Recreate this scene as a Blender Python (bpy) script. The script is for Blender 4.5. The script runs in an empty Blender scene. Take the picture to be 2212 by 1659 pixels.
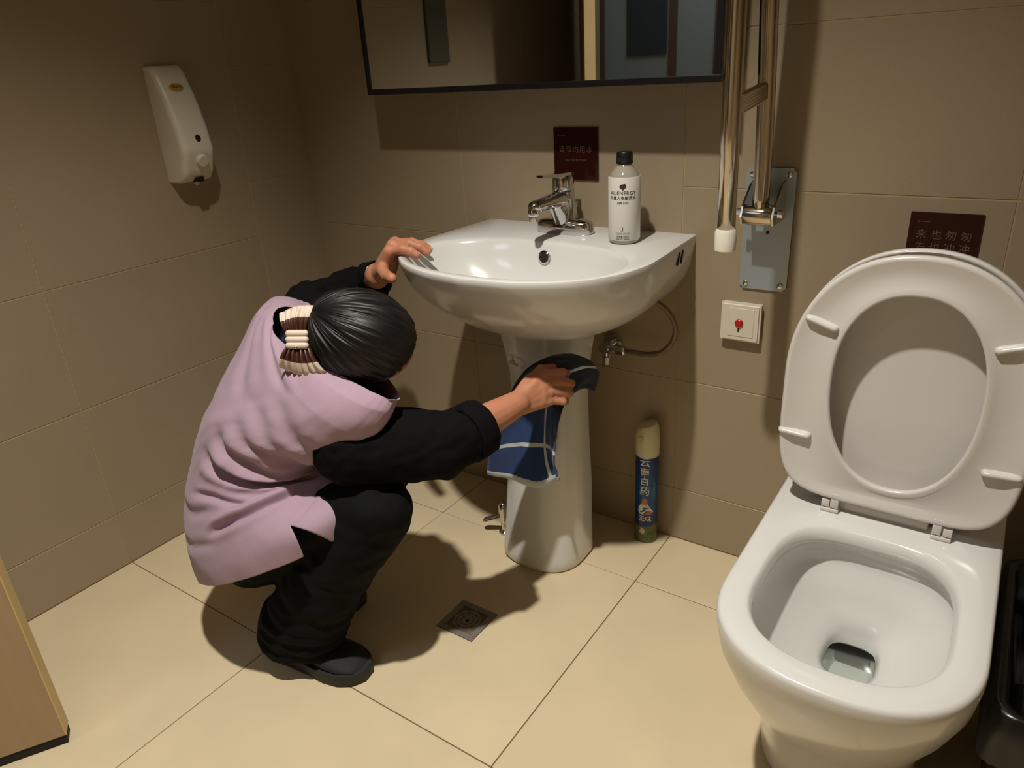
import bpy, bmesh, math, random
import numpy as np
from mathutils import Vector, Matrix, noise
random.seed(7)
SC = bpy.context.scene
COL = SC.collection
PI = math.pi

# ------------------------------------------------------------------ camera
cd = bpy.data.cameras.new('camera')
cd.sensor_width = 36.0
cd.lens = 36.0 * 1578.0 / 2212.0
cd.clip_start = 0.02
cam = bpy.data.objects.new('camera', cd)
COL.objects.link(cam)
r0 = Vector((0.82591774, 0.18336645, -0.53313848))     # world X in camera (right, down, forward)
r1 = Vector((0.56095121, -0.36205404, 0.7444801))      # world Y
r2 = Vector((-0.05651227, -0.91394399, -0.40188649))   # world Z
right = Vector((r0[0], r1[0], r2[0])); down = Vector((r0[1], r1[1], r2[1])); fwd = Vector((r0[2], r1[2], r2[2]))
cm = Matrix((( right[0], -down[0], -fwd[0], 1.7951), (right[1], -down[1], -fwd[1], -1.5250), (right[2], -down[2], -fwd[2], 1.164), (0, 0, 0, 1)))
cam.matrix_world = cm
SC.camera = cam

# ------------------------------------------------------------------ world, light, exposure
SC.view_settings.view_transform = 'Standard'
SC.view_settings.look = 'None'
SC.view_settings.gamma = 1.0
SC.view_settings.use_curve_mapping = False
SC.view_settings.exposure = 0.0
w = bpy.data.worlds.new('world'); SC.world = w; w.use_nodes = True
w.node_tree.nodes['Background'].inputs[0].default_value = (0.02, 0.02, 0.022, 1)
w.node_tree.nodes['Background'].inputs[1].default_value = 0.3
LAMP = (1.20, -1.11, 2.36)
ld = bpy.data.lights.new('downlight_lamp', 'SPOT')
ld.energy = 196; ld.color = (1.0, 0.95, 0.86); ld.shadow_soft_size = 0.03
ld.spot_size = math.radians(104); ld.spot_blend = 1.0
lo = bpy.data.objects.new('downlight_lamp', ld); lo.location = LAMP; COL.objects.link(lo)
la = bpy.data.lights.new('corridor_fill', 'AREA')  # added cool fill, stands in for bluish daylight in the corridor
la.energy = 3.2; la.color = (0.93, 0.96, 1.0); la.shape = 'RECTANGLE'; la.size = 0.5; la.size_y = 0.9
lao = bpy.data.objects.new('corridor_fill', la); lao.location = (0.35, -2.5, 2.38); COL.objects.link(lao)

# ------------------------------------------------------------------ materials
def srgb(c):
    return tuple(((v / 255) / 12.92 if v / 255 <= 0.04045 else ((v / 255 + 0.055) / 1.055) ** 2.4) for v in c)
MATS = {}
def mat(name, col, rough=0.5, metal=0.0, var=0.0, vscale=8.0, bump=0.0, bscale=60.0, coat=0.0, spec=0.5, stretch=(1, 1, 1), per_obj=0.0, sheen=0.0, trans=0.0, emit=None, es=1.0, aniso=0.0):
    m = bpy.data.materials.new(name); m.use_nodes = True
    nt = m.node_tree; b = nt.nodes['Principled BSDF']
    c = srgb(col)
    b.inputs['Base Color'].default_value = (*c, 1)
    b.inputs['Roughness'].default_value = rough
    b.inputs['Metallic'].default_value = metal
    b.inputs['Coat Weight'].default_value = coat
    b.inputs['Coat Roughness'].default_value = 0.05
    b.inputs['Specular IOR Level'].default_value = spec
    b.inputs['Sheen Weight'].default_value = sheen
    b.inputs['Transmission Weight'].default_value = trans
    if emit is not None:
        b.inputs['Emission Color'].default_value = (*srgb(emit), 1); b.inputs['Emission Strength'].default_value = es
    tc = nt.nodes.new('ShaderNodeTexCoord'); mp = nt.nodes.new('ShaderNodeMapping')
    mp.inputs['Scale'].default_value = stretch
    nt.links.new(tc.outputs['Object'], mp.inputs[0])
    if var > 0 or per_obj > 0:
        n = nt.nodes.new('ShaderNodeTexNoise'); n.inputs['Scale'].default_value = vscale; n.inputs['Detail'].default_value = 6
        nt.links.new(mp.outputs[0], n.inputs['Vector'])
        cr = nt.nodes.new('ShaderNodeMapRange')
        cr.inputs[1].default_value = 0.3; cr.inputs[2].default_value = 0.7
        cr.inputs[3].default_value = 1 - var; cr.inputs[4].default_value = 1 + var
        nt.links.new(n.outputs['Fac'], cr.inputs[0])
        oi = nt.nodes.new('ShaderNodeObjectInfo')
        mr = nt.nodes.new('ShaderNodeMapRange'); mr.inputs[3].default_value = 1 - per_obj; mr.inputs[4].default_value = 1 + per_obj
        nt.links.new(oi.outputs['Random'], mr.inputs[0])
        mu = nt.nodes.new('ShaderNodeMath'); mu.operation = 'MULTIPLY'
        nt.links.new(cr.outputs[0], mu.inputs[0]); nt.links.new(mr.outputs[0], mu.inputs[1])
        vm = nt.nodes.new('ShaderNodeVectorMath'); vm.operation = 'SCALE'; vm.inputs[0].default_value = c
        nt.links.new(mu.outputs[0], vm.inputs['Scale']); nt.links.new(vm.outputs[0], b.inputs['Base Color'])
    if bump > 0:
        n2 = nt.nodes.new('ShaderNodeTexNoise'); n2.inputs['Scale'].default_value = bscale; n2.inputs['Detail'].default_value = 4
        nt.links.new(mp.outputs[0], n2.inputs['Vector'])
        bp = nt.nodes.new('ShaderNodeBump'); bp.inputs['Strength'].default_value = bump; bp.inputs['Distance'].default_value = 0.002
        nt.links.new(n2.outputs['Fac'], bp.inputs['Height']); nt.links.new(bp.outputs[0], b.inputs['Normal'])
    MATS[name] = m
    return m
M_FLOOR = mat('floor_tile', (214, 197, 163), 0.38, var=0.05, vscale=5, per_obj=0.02, bump=0.03, bscale=40, spec=0.45)
M_WALL = mat('wall_tile', (158, 142, 117), 0.34, var=0.035, vscale=4, per_obj=0.02, bump=0.12, bscale=350, spec=0.3)
M_GROUT = mat('grout', (176, 152, 110), 0.9)
M_FGROUT = mat('floor_grout', (112, 92, 66), 0.9)
M_CEIL = mat('ceiling_paint', (214, 205, 188), 0.9)
M_PORC = mat('porcelain', (210, 209, 205), 0.2, coat=0.35, var=0.012, vscale=3, spec=0.5)
M_SEAT = mat('seat_plastic', (208, 203, 197), 0.22, coat=0.2, spec=0.5)
M_CHROME = mat('chrome', (205, 203, 200), 0.12, metal=1.0, bump=0.02, bscale=50)
M_STEEL = mat('polished_steel', (196, 184, 166), 0.16, metal=1.0, bump=0.03, bscale=30, stretch=(1, 1, 0.1))
M_BRUSH = mat('brushed_steel', (176, 188, 198), 0.42, metal=0.65, bump=0.15, bscale=90, stretch=(1, 1, 0.06), var=0.05)
M_WPLAST = mat('white_plastic', (216, 208, 190), 0.35, spec=0.5)
M_CAPW = mat('white_rubber', (222, 216, 200), 0.5)
M_BLACK = mat('black_frame', (16, 15, 16), 0.35)
M_MIRROR = mat('mirror_glass', (225, 230, 232), 0.015, metal=1.0)
M_DARK = mat('dark_hole', (14, 11, 9), 0.6)
M_RED = mat('red_button', (176, 16, 16), 0.35)
M_SIGN = mat('sign_acrylic', (48, 18, 14), 0.12, coat=0.5, var=0.05)
M_SIGNTXT = mat('sign_lettering', (112, 92, 78), 0.4, metal=0.2)
M_SKIN = mat('skin', (180, 122, 94), 0.5, var=0.06, vscale=30, bump=0.1, bscale=220, spec=0.35)
M_SKIN.node_tree.nodes['Principled BSDF'].inputs['Subsurface Weight'].default_value = 0.12
M_SKIN.node_tree.nodes['Principled BSDF'].inputs['Subsurface Radius'].default_value = (0.012, 0.005, 0.003)
M_NAIL = mat('fingernail', (214, 160, 136), 0.3)
M_TUNIC = mat('lilac_cloth', (164, 139, 154), 0.85, var=0.02, vscale=12, bump=0.2, bscale=500, sheen=0.15, spec=0.2)
M_SHIRT = mat('black_knit', (13, 13, 14), 0.92, bump=0.25, bscale=400, spec=0.1)
M_NAVY = mat('navy_collar_cloth', (18, 26, 42), 0.9, bump=0.3, bscale=300)
M_TROUS = mat('black_trouser_cloth', (14, 15, 15), 0.85, bump=0.2, bscale=400, spec=0.12)
M_SHOE = mat('black_canvas', (20, 22, 21), 0.75, bump=0.3, bscale=500)
M_SOLE = mat('dark_sole', (34, 34, 27), 0.65, bump=0.1, bscale=200)
M_LACE = mat('shoe_lace', (30, 33, 32), 0.8)
M_HAIR = mat('dark_hair', (12, 8, 7), 0.46, bump=0.0, spec=0.35)
M_CLIPB = mat('brown_satin', (66, 34, 22), 0.42, var=0.3, vscale=60, spec=0.6)
M_CLIPC = mat('cream_trim', (200, 182, 166), 0.6, var=0.05)
M_SILVER = mat('silver_metal', (220, 216, 208), 0.2, metal=1.0)
M_LINER = mat('black_bin_liner', (14, 15, 15), 0.28, bump=0.6, bscale=25)
M_BIN = mat('black_bin_plastic', (20, 20, 20), 0.4)
M_DOOR = mat('door_veneer', (166, 140, 108), 0.5, var=0.06, vscale=6, stretch=(8, 8, 0.6), bump=0.05, bscale=60)
M_DOOREDGE = mat('door_edge_veneer', (204, 176, 120), 0.5, var=0.04)
M_CORR = mat('corridor_paint', (150, 152, 142), 0.8)
M_CORRD = mat('corridor_dark_panel', (62, 66, 64), 0.5)
M_CORRB = mat('corridor_brown_trim', (96, 76, 58), 0.5)
M_GREY = mat('grey_panel', (84, 82, 70), 0.6)
M_OVAL = mat('gold_sticker', (170, 140, 70), 0.4)
M_INK = mat('dark_ink', (40, 32, 26), 0.6)
M_STICK = mat('clear_sticker', (232, 222, 202), 0.3)
M_HOSE = mat('braided_hose', (120, 104, 86), 0.38, metal=0.7, bump=0.7, bscale=400)
M_CAPB = mat('black_cap', (16, 18, 18), 0.4)
M_PET = mat('clear_plastic', (196, 188, 172), 0.1, trans=0.35, spec=0.6)
M_LABEL = mat('white_label', (218, 214, 204), 0.45)
M_LABELINK = mat('label_ink', (46, 40, 36), 0.6)
M_LABELTEAL = mat('label_teal_ink', (120, 160, 160), 0.6)
M_CANCAP = mat('cream_spray_cap', (214, 208, 172), 0.4)
M_CANINK = mat('white_ink', (226, 222, 214), 0.5)
M_CANTEAL = mat('pale_blue_ink', (96, 150, 176), 0.5)
M_ORANGE = mat('skin_ink', (190, 120, 76), 0.6)
M_GREEN = mat('green_ink', (66, 92, 40), 0.6)
M_PURPLE = mat('purple_ink', (60, 24, 66), 0.5)
M_DRAIN = mat('grey_drain_metal', (138, 132, 126), 0.45, metal=0.35, bump=0.2, bscale=120)
M_WATER = mat('toilet_water', (226, 236, 230), 0.02, trans=1.0)
M_WATER.node_tree.nodes['Principled BSDF'].inputs['IOR'].default_value = 1.33
def clear(m, ior, rough, tint):
    nt = m.node_tree; nt.nodes.clear(); o = nt.nodes.new('ShaderNodeOutputMaterial'); mx = nt.nodes.new('ShaderNodeMixShader'); tr = nt.nodes.new('ShaderNodeBsdfTransparent'); gl = nt.nodes.new('ShaderNodeBsdfGlossy'); fr = nt.nodes.new('ShaderNodeFresnel')
    fr.inputs[0].default_value = ior; gl.inputs['Roughness'].default_value = rough; tr.inputs[0].default_value = (*tint, 1)
    nt.links.new(fr.outputs[0], mx.inputs[0]); nt.links.new(tr.outputs[0], mx.inputs[1]); nt.links.new(gl.outputs[0], mx.inputs[2]); nt.links.new(mx.outputs[0], o.inputs[0])
clear(M_WATER, 1.33, 0.02, (0.93, 0.96, 0.94))
M_LIT = mat('downlight_diffuser', (255, 240, 215), 0.5, emit=(255, 232, 196), es=6)
M_LITC = mat('corridor_fill_glow', (235, 245, 255), 0.5, emit=(214, 232, 255), es=3)  # glow for the added corridor panel
M_SEAL = mat('black_seal', (22, 18, 14), 0.8)

def can_material():
    m = bpy.data.materials.new('printed_blue_tin'); m.use_nodes = True; nt = m.node_tree; b = nt.nodes['Principled BSDF']
    b.inputs['Roughness'].default_value = 0.3; b.inputs['Metallic'].default_value = 0.15
    tc = nt.nodes.new('ShaderNodeTexCoord'); sp = nt.nodes.new('ShaderNodeSeparateXYZ'); nt.links.new(tc.outputs['Object'], sp.inputs[0])
    mr = nt.nodes.new('ShaderNodeMapRange'); mr.inputs[1].default_value = 0; mr.inputs[2].default_value = 0.29; nt.links.new(sp.outputs['Z'], mr.inputs[0])
    cr = nt.nodes.new('ShaderNodeValToRGB'); nt.links.new(mr.outputs[0], cr.inputs[0])
    e = cr.color_ramp.elements
    e[0].position = 0.17; e[0].color = (*srgb((24, 34, 92)), 1); e[1].position = 0.95; e[1].color = (*srgb((26, 28, 92)), 1)
    n = e.new(0.5); n.color = (*srgb((18, 84, 142)), 1)
    nt.links.new(cr.outputs[0], b.inputs['Base Color'])
    return m
M_CAN = can_material()
M_CANLOW = mat('printed_green_tin', (96, 92, 52), 0.35, var=0.4, vscale=40)

def cloth_material():
    m = bpy.data.materials.new('blue_check_towel'); m.use_nodes = True; nt = m.node_tree; b = nt.nodes['Principled BSDF']
    b.inputs['Roughness'].default_value = 0.95; b.inputs['Sheen Weight'].default_value = 0.3
    uv = nt.nodes.new('ShaderNodeUVMap'); sp = nt.nodes.new('ShaderNodeSeparateXYZ'); nt.links.new(uv.outputs[0], sp.inputs[0])
    def line(sock, centre, half):
        s = nt.nodes.new('ShaderNodeMath'); s.operation = 'SUBTRACT'; nt.links.new(sock, s.inputs[0]); s.inputs[1].default_value = centre
        a = nt.nodes.new('ShaderNodeMath'); a.operation = 'ABSOLUTE'; nt.links.new(s.outputs[0], a.inputs[0])
        l = nt.nodes.new('ShaderNodeMath'); l.operation = 'LESS_THAN'; nt.links.new(a.outputs[0], l.inputs[0]); l.inputs[1].default_value = half
        return l.outputs[0]
    outs = [line(sp.outputs['Y'], 1.0, 0.03), line(sp.outputs['Y'], 0.80, 0.012), line(sp.outputs['Y'], 0.40, 0.008),
            line(sp.outputs['X'], 0.66, 0.02)]
    cur = outs[0]
    for o in outs[1:]:
        mx = nt.nodes.new('ShaderNodeMath'); mx.operation = 'MAXIMUM'; nt.links.new(cur, mx.inputs[0]); nt.links.new(o, mx.inputs[1]); cur = mx.outputs[0]
    g = nt.nodes.new('ShaderNodeMath'); g.operation = 'GREATER_THAN'; nt.links.new(sp.outputs['Y'], g.inputs[0]); g.inputs[1].default_value = 0.52
    c1 = nt.nodes.new('ShaderNodeMixRGB'); c1.inputs[1].default_value = (*srgb((22, 32, 48)), 1); c1.inputs[2].default_value = (*srgb((22, 54, 104)), 1)
    nt.links.new(g.outputs[0], c1.inputs[0])
    c2 = nt.nodes.new('ShaderNodeMixRGB'); c2.inputs[2].default_value = (*srgb((190, 198, 204)), 1)
    nt.links.new(c1.outputs[0], c2.inputs[1]); nt.links.new(cur, c2.inputs[0]); nt.links.new(c2.outputs[0], b.inputs['Base Color'])
    n = nt.nodes.new('ShaderNodeTexNoise'); n.inputs['Scale'].default_value = 300; bp = nt.nodes.new('ShaderNodeBump'); bp.inputs['Strength'].default_value = 0.5; bp.inputs['Distance'].default_value = 0.002
    nt.links.new(n.outputs['Fac'], bp.inputs['Height']); nt.links.new(bp.outputs[0], b.inputs['Normal'])
    return m
M_TOWEL = cloth_material()

# ------------------------------------------------------------------ helpers
def mk(name, me, m=None, parent=None, smooth=False, loc=None, kind=None):
    if isinstance(me, bmesh.types.BMesh):
        bm = me; me = bpy.data.meshes.new(name)
        bmesh.ops.recalc_face_normals(bm, faces=bm.faces); bm.to_mesh(me); bm.free()
    if smooth is not False:
        me.polygons.foreach_set('use_smooth', [True] * len(me.polygons))
        if smooth is not True:
            try: me.set_sharp_from_angle(angle=math.radians(smooth))
            except Exception: pass
    if m is not None and len(me.materials) == 0: me.materials.append(m)
    o = bpy.data.objects.new(name, me); COL.objects.link(o)
    if parent is not None: o.parent = parent
    if loc is not None: o.location = loc
    if kind: o['kind'] = kind
    return o
def tag(o, label, cat, group=None, kind=None):
    o['label'] = label
    if cat: o['category'] = cat
    if group: o['group'] = group
    if kind: o['kind'] = kind
    return o
def thing(name, label, cat, loc=(0, 0, 0), rot=(0, 0, 0), group=None):
    o = bpy.data.objects.new(name, None); o.empty_display_size = 0.05; COL.objects.link(o)
    o.location = loc; o.rotation_euler = rot
    return tag(o, label, cat, group)
def box(bm, x0, y0, z0, x1, y1, z1, bev=0.0, seg=2):
    r = bmesh.ops.create_cube(bm, size=1.0)
    vs = r['verts']
    for v in vs:
        v.co = Vector((x0 + (v.co.x + .5) * (x1 - x0), y0 + (v.co.y + .5) * (y1 - y0), z0 + (v.co.z + .5) * (z1 - z0)))
    if bev > 0:
        es = list({e for v in vs for e in v.link_edges})
        bmesh.ops.bevel(bm, geom=es, offset=bev, segments=seg, profile=0.5, affect='EDGES')
def boxm(*a, **k):
    bm = bmesh.new(); box(bm, *a, **k); return bm
def ring_loft(bm, rings, cap0=True, cap1=True, closed=True):
    vr = [[bm.verts.new(p) for p in r] for r in rings]
    n = len(rings[0])
    for a, b in zip(vr[:-1], vr[1:]):
        for i in range(n if closed else n - 1):
            j = (i + 1) % n
            bm.faces.new((a[i], a[j], b[j], b[i]))
    if cap0: bm.faces.new(list(reversed(vr[0])))
    if cap1: bm.faces.new(vr[-1])
    return vr
def lathe(bm, prof, seg=32, origin=(0, 0, 0), axis='Z'):
    o = Vector(origin)
    rings = []
    for r, h in prof:
        ring = []
        for i in range(seg):
            a = 2 * PI * i / seg; c, s = math.cos(a) * max(r, 1e-5), math.sin(a) * max(r, 1e-5)
            if axis == 'Z': p = Vector((c, s, h))
            elif axis == 'Y': p = Vector((c, h, s))
            else: p = Vector((h, c, s))
            ring.append(o + p)
        rings.append(ring)
    ring_loft(bm, rings)
def frame(d):
    d = Vector(d).normalized(); u = d.orthogonal().normalized(); return u, d.cross(u)
def capsule(bm, a, b, ra, rb, seg=16, hs=6, squash=None):
    a, b = Vector(a), Vector(b); d = (b - a)
    L = d.length
    if L < 1e-6: d = Vector((0, 0, 1)); L = 1e-6
    d.normalize(); u, v = frame(d)
    if squash: # (axis vector, factor)
        v = (Vector(squash[0]) - d * d.dot(Vector(squash[0]))).normalized(); u = d.cross(v); f = squash[1]
    else: f = 1.0
    rings = []
    def ring(c, r): return [c + (u * math.cos(t) + v * f * math.sin(t)) * r for t in [2 * PI * i / seg for i in range(seg)]]
    for k in range(hs + 1):
        t = PI / 2 * (k + 0.15) / (hs + 0.15)
        rings.append(ring(a - d * ra * math.cos(t), ra * math.sin(t)))
    for k in range(1, 6): rings.append(ring(a.lerp(b, k / 6), ra + (rb - ra) * k / 6))
    for k in range(hs + 1):
        t = PI / 2 * (k) / (hs + 0.15)
        rings.append(ring(b + d * rb * math.sin(t), rb * math.cos(t)))
    ring_loft(bm, rings)
def ellipsoid(bm, c, ax, r, seg=24, rings=14):
    # ax: three axis vectors, r: three radii
    c = Vector(c); A = [Vector(x).normalized() for x in ax]
    rs = []
    for k in range(rings + 1):
        t = PI * (k + 0.1) / (rings + 0.2)
        rs.append([c + A[0] * r[0] * math.sin(t) * math.cos(p) + A[1] * r[1] * math.sin(t) * math.sin(p) + A[2] * r[2] * math.cos(t) for p in [2 * PI * i / seg for i in range(seg)]])
    ring_loft(bm, rs)
def catmull(pts, n):
    pts = [Vector(p) for p in pts]; out = []
    P = [pts[0] * 2 - pts[1]] + pts + [pts[-1] * 2 - pts[-2]]
    for i in range(1, len(P) - 2):
        for k in range(n):
            t = k / n; a, b, c, d = P[i - 1], P[i], P[i + 1], P[i + 2]
            out.append(0.5 * ((2 * b) + (c - a) * t + (2 * a - 5 * b + 4 * c - d) * t * t + (3 * b - a - 3 * c + d) * t ** 3))
    out.append(pts[-1]); return out
def tube(bm, pts, r, seg=12, n=8, spline=True):
    P = catmull(pts, n) if spline else [Vector(p) for p in pts]
    rings = []; u = None
    for i, p in enumerate(P):
        d = (P[min(i + 1, len(P) - 1)] - P[max(i - 1, 0)]).normalized()
        if u is None: u = d.orthogonal().normalized()
        u = (u - d * d.dot(u)).normalized(); v = d.cross(u)
        rr = r(i / (len(P) - 1)) if callable(r) else r
        rings.append([p + (u * math.cos(2 * PI * k / seg) + v * math.sin(2 * PI * k / seg)) * rr for k in range(seg)])
    ring_loft(bm, rings)
def bake(bm, voxel, smooth=4, fac=0.5, name='m'):
    """union of closed shapes -> one continuous skin"""
    me = bpy.data.meshes.new('t'); bmesh.ops.recalc_face_normals(bm, faces=bm.faces); bm.to_mesh(me); bm.free()
    o = bpy.data.objects.new('t', me); COL.objects.link(o)
    r = o.modifiers.new('r', 'REMESH'); r.mode = 'VOXEL'; r.voxel_size = voxel
    if smooth:
        s = o.modifiers.new('s', 'SMOOTH'); s.factor = fac; s.iterations = smooth
    dg = bpy.context.evaluated_depsgraph_get(); dg.update()
    out = bpy.data.meshes.new_from_object(o.evaluated_get(dg), depsgraph=dg)
    out.name = name
    bpy.data.objects.remove(o); bpy.data.meshes.remove(me)
    return out
def displace(me, fn):
    n = len(me.vertices); co = np.empty(n * 3); me.vertices.foreach_get('co', co); co = co.reshape(-1, 3)
    no = np.empty(n * 3); me.vertices.foreach_get('normal', no); no = no.reshape(-1, 3)
    co2 = fn(co, no); me.vertices.foreach_set('co', co2.reshape(-1)); me.update()
_tc = {}
def text_mesh(s, size, align='CENTER', extrude=0.0, spacing=1.0, bold=0.0):
    cu = bpy.data.curves.new('t', 'FONT'); cu.body = s; cu.size = size; cu.align_x = align; cu.align_y = 'CENTER'
    cu.offset = bold * size; cu.extrude = extrude; cu.space_character = spacing; cu.resolution_u = 3
    o = bpy.data.objects.new('t', cu); COL.objects.link(o)
    dg = bpy.context.evaluated_depsgraph_get(); dg.update()
    me = bpy.data.meshes.new_from_object(o.evaluated_get(dg), depsgraph=dg)
    bpy.data.objects.remove(o); bpy.data.curves.remove(cu)
    for m_ in list(me.materials): pass
    me.materials.clear()
    return me
def wall_text(name, s, size, origin, m, parent, xdir=(1, 0, 0), up=(0, 0, 1), sx=1.0, spacing=1.0):
    me = text_mesh(s, size, spacing=spacing); X = Vector(xdir); U = Vector(up); O = Vector(origin)
    for v in me.vertices: v.co = O + X * v.co.x * sx + U * v.co.y
    return mk(name, me, m, parent)
def cyl_text(name, s, size, r, zc, m, parent, a0=-PI / 2, sx=1.0, rot=0.0, spacing=1.0, da=0.0):
    me = text_mesh(s, size, spacing=spacing, bold=0.010)
    bm = bmesh.new(); bm.from_mesh(me)
    xs_ = [v.co.x for v in bm.verts]; x_ = min(xs_) + 0.0011
    while x_ < max(xs_):
        bmesh.ops.bisect_plane(bm, geom=list(bm.verts) + list(bm.edges) + list(bm.faces), plane_co=(x_, 0, 0), plane_no=(1, 0, 0)); x_ += 0.0022
    bmesh.ops.triangulate(bm, faces=bm.faces)
    for v in bm.verts:
        x, y = v.co.x * sx, v.co.y
        if rot: x, y = x * math.cos(rot) - y * math.sin(rot), x * math.sin(rot) + y * math.cos(rot)
        a = a0 + x / r + da; v.co = Vector((r * math.cos(a), r * math.sin(a), zc + y))
    me2 = bpy.data.meshes.new(name); bm.to_mesh(me2); bm.free()
    return mk(name, me2, m, parent)

# ------------------------------------------------------------------ room shell
YB = -1.93                     # wall behind the camera
XR = 2.25; ZC = 2.4
G = 0.0011                     # half joint
tile_cache = {}
def tile_box(sx, sy, sz):
    k = (round(sx, 4), round(sy, 4), round(sz, 4))
    if k not in tile_cache:
        bm = boxm(0, 0, 0, sx, sy, sz, bev=0.0009, seg=1)
        me = bpy.data.meshes.new('tile'); bmesh.ops.recalc_face_normals(bm, faces=bm.faces); bm.to_mesh(me); bm.free()
        tile_cache[k] = me
    return tile_cache[k]
floor = mk('floor', boxm(-0.05, -3.3, -0.08, XR + 0.05, 0.05, -0.0012), M_FGROUT, kind='structure')
def tile(parent, m, x0, y0, z0, x1, y1, z1):
    me = tile_box(x1 - x0, y1 - y0, z1 - z0)
    if len(me.materials) == 0: me.materials.append(m)
    o = bpy.data.objects.new('tile', me); COL.objects.link(o); o.parent = parent; o.location = (x0, y0, z0)
fx = [0, 0.585, 1.185, 1.785, XR]; fy = [0, -0.212, -0.812, -1.412, -2.012, -2.612, -3.25]
DR = (0.915, -0.53)            # floor drain centre
for i in range(len(fx) - 1):
    for j in range(len(fy) - 1):
        x0, x1, y0, y1 = fx[i] + G, fx[i + 1] - G, fy[j + 1] + G, fy[j] - G
        if x0 < DR[0] < x1 and y0 < DR[1] < y1:
            h = 0.051
            for (a, b, c, d) in ((x0, y0, x1, DR[1] - h), (x0, DR[1] + h, x1, y1), (x0, DR[1] - h, DR[0] - h, DR[1] + h), (DR[0] + h, DR[1] - h, x1, DR[1] + h)):
                bm = boxm(a, b, -0.01, c, d, 0.0)
                mk('tile', bm, M_FLOOR, floor)
            continue
        tile(floor, M_FLOOR, x0, y0, -0.01, x1, y1, 0.0)
ceiling = mk('ceiling', boxm(-0.05, -3.3, ZC, XR + 0.05, 0.05, ZC + 0.06), M_CEIL, kind='structure')
wall_back = mk('wall_back', boxm(-0.06, 0.0012, -0.08, XR + 0.06, 0.08, ZC + 0.02), M_GROUT, kind='structure')
wall_left = mk('wall_left', boxm(-0.08, YB - 0.1, -0.08, -0.0012, 0.05, ZC + 0.02), M_GROUT, kind='structure')
wall_right = mk('wall_right', boxm(XR + 0.0012, YB - 0.1, -0.08, XR + 0.08, 0.05, ZC + 0.02), M_GROUT, kind='structure')
T = 0.008
def rows(off, zs=None):
    return [0, .15, .45, .75, 1.35, 1.95, ZC]
    z = [0.0] + ([off] if off else []); a = z[-1]
    while a + 0.3 < ZC: a += 0.3; z.append(round(a, 4))
    if ZC - z[-1] > 0.02: z.append(ZC)
    else: z[-1] = ZC
    return z
bx_ = [0, 0.587, 1.187, 1.787, XR]
brow = [rows(0.15), rows(0.15), [0, .15, .45, .9, 1.2, 1.5, 1.8, 2.1, 2.4], [0, .3, .6, .9, 1.2, 1.5, 1.8, 2.1, 2.4]]
for i in range(4):
    z = brow[i]
    for a, b in zip(z[:-1], z[1:]):
        tile(wall_back, M_WALL, bx_[i] + G, 0, a + G, bx_[i + 1] - G, T, b - G)
ly = [0, -0.215, -0.815, -1.415, YB]
lrow = [[0, .15, .45, .9, 1.2, 1.5, 1.8, 2.1, 2.4], rows(.15), rows(.15), rows(.15)]
for i in range(4):
    for a, b in zip(lrow[i][:-1], lrow[i][1:]):
        tile(wall_left, M_WALL, -T, ly[i + 1] + G, a + G, 0, ly[i] - G, b - G)
        tile(wall_right, M_WALL, XR, ly[i + 1] + G, a + G, XR + T, ly[i] - G, b - G)
# wall behind the camera with the doorway, and the corridor beyond
DX0, DX1, DH = 0.03, 0.90, 2.10
bm = bmesh.new()
box(bm, DX1, YB - 0.1, 0, XR, YB, ZC); box(bm, 0, YB - 0.1, DH, DX1, YB, ZC); box(bm, -0.05, YB - 0.1, 0, DX0, YB, ZC)
wall_front = mk('wall_front', bm, M_WALL, kind='structure')
for k, (a, b, c, d) in enumerate(((DX1 - 0.03, 0, DX1, DH), (DX0, DH - 0.03, DX1, DH))):
    o = mk('trim_%d' % (k + 1), boxm(a, YB - 0.105, b, c, YB + 0.012, d, bev=0.002), M_DOOREDGE, kind='structure')
corr = mk('wall_corridor', boxm(-1.2, -3.35, 0, XR, -3.25, ZC), M_CORR, kind='structure')
mk('wall_corridor_side', boxm(-1.25, -3.3, 0, -1.2, YB - 0.1, ZC), M_CORR, kind='structure')
mk('wall_corridor_end', boxm(XR + 0.001, -3.3, 0, XR + 0.06, YB - 0.1, ZC), M_CORR, kind='structure')
mk('wall_corridor_near', boxm(-1.2, YB - 0.1, 0, -0.05, YB - 0.04, ZC), M_CORR, kind='structure')
mk('ceiling_corridor', boxm(-1.25, -3.3, ZC, -0.05, YB, ZC + 0.05), M_CEIL, kind='structure')
mk('floor_corridor', boxm(-1.25, -3.3, -0.08, -0.05, YB, 0), M_FLOOR, kind='structure')
# post strips and a dark panel on the corridor wall (seen in the mirror)
mk('panel', boxm(-0.42, -3.25, 1.16, -0.16, -3.235, 1.9, bev=0.003), M_CORRD, corr)
for xx in (-0.14, 0.14, -0.62): mk('trim_strip', boxm(xx, -3.25, 0, xx + 0.045, -3.225, ZC - 0.02, bev=0.003), M_CORRB, corr)

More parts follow.
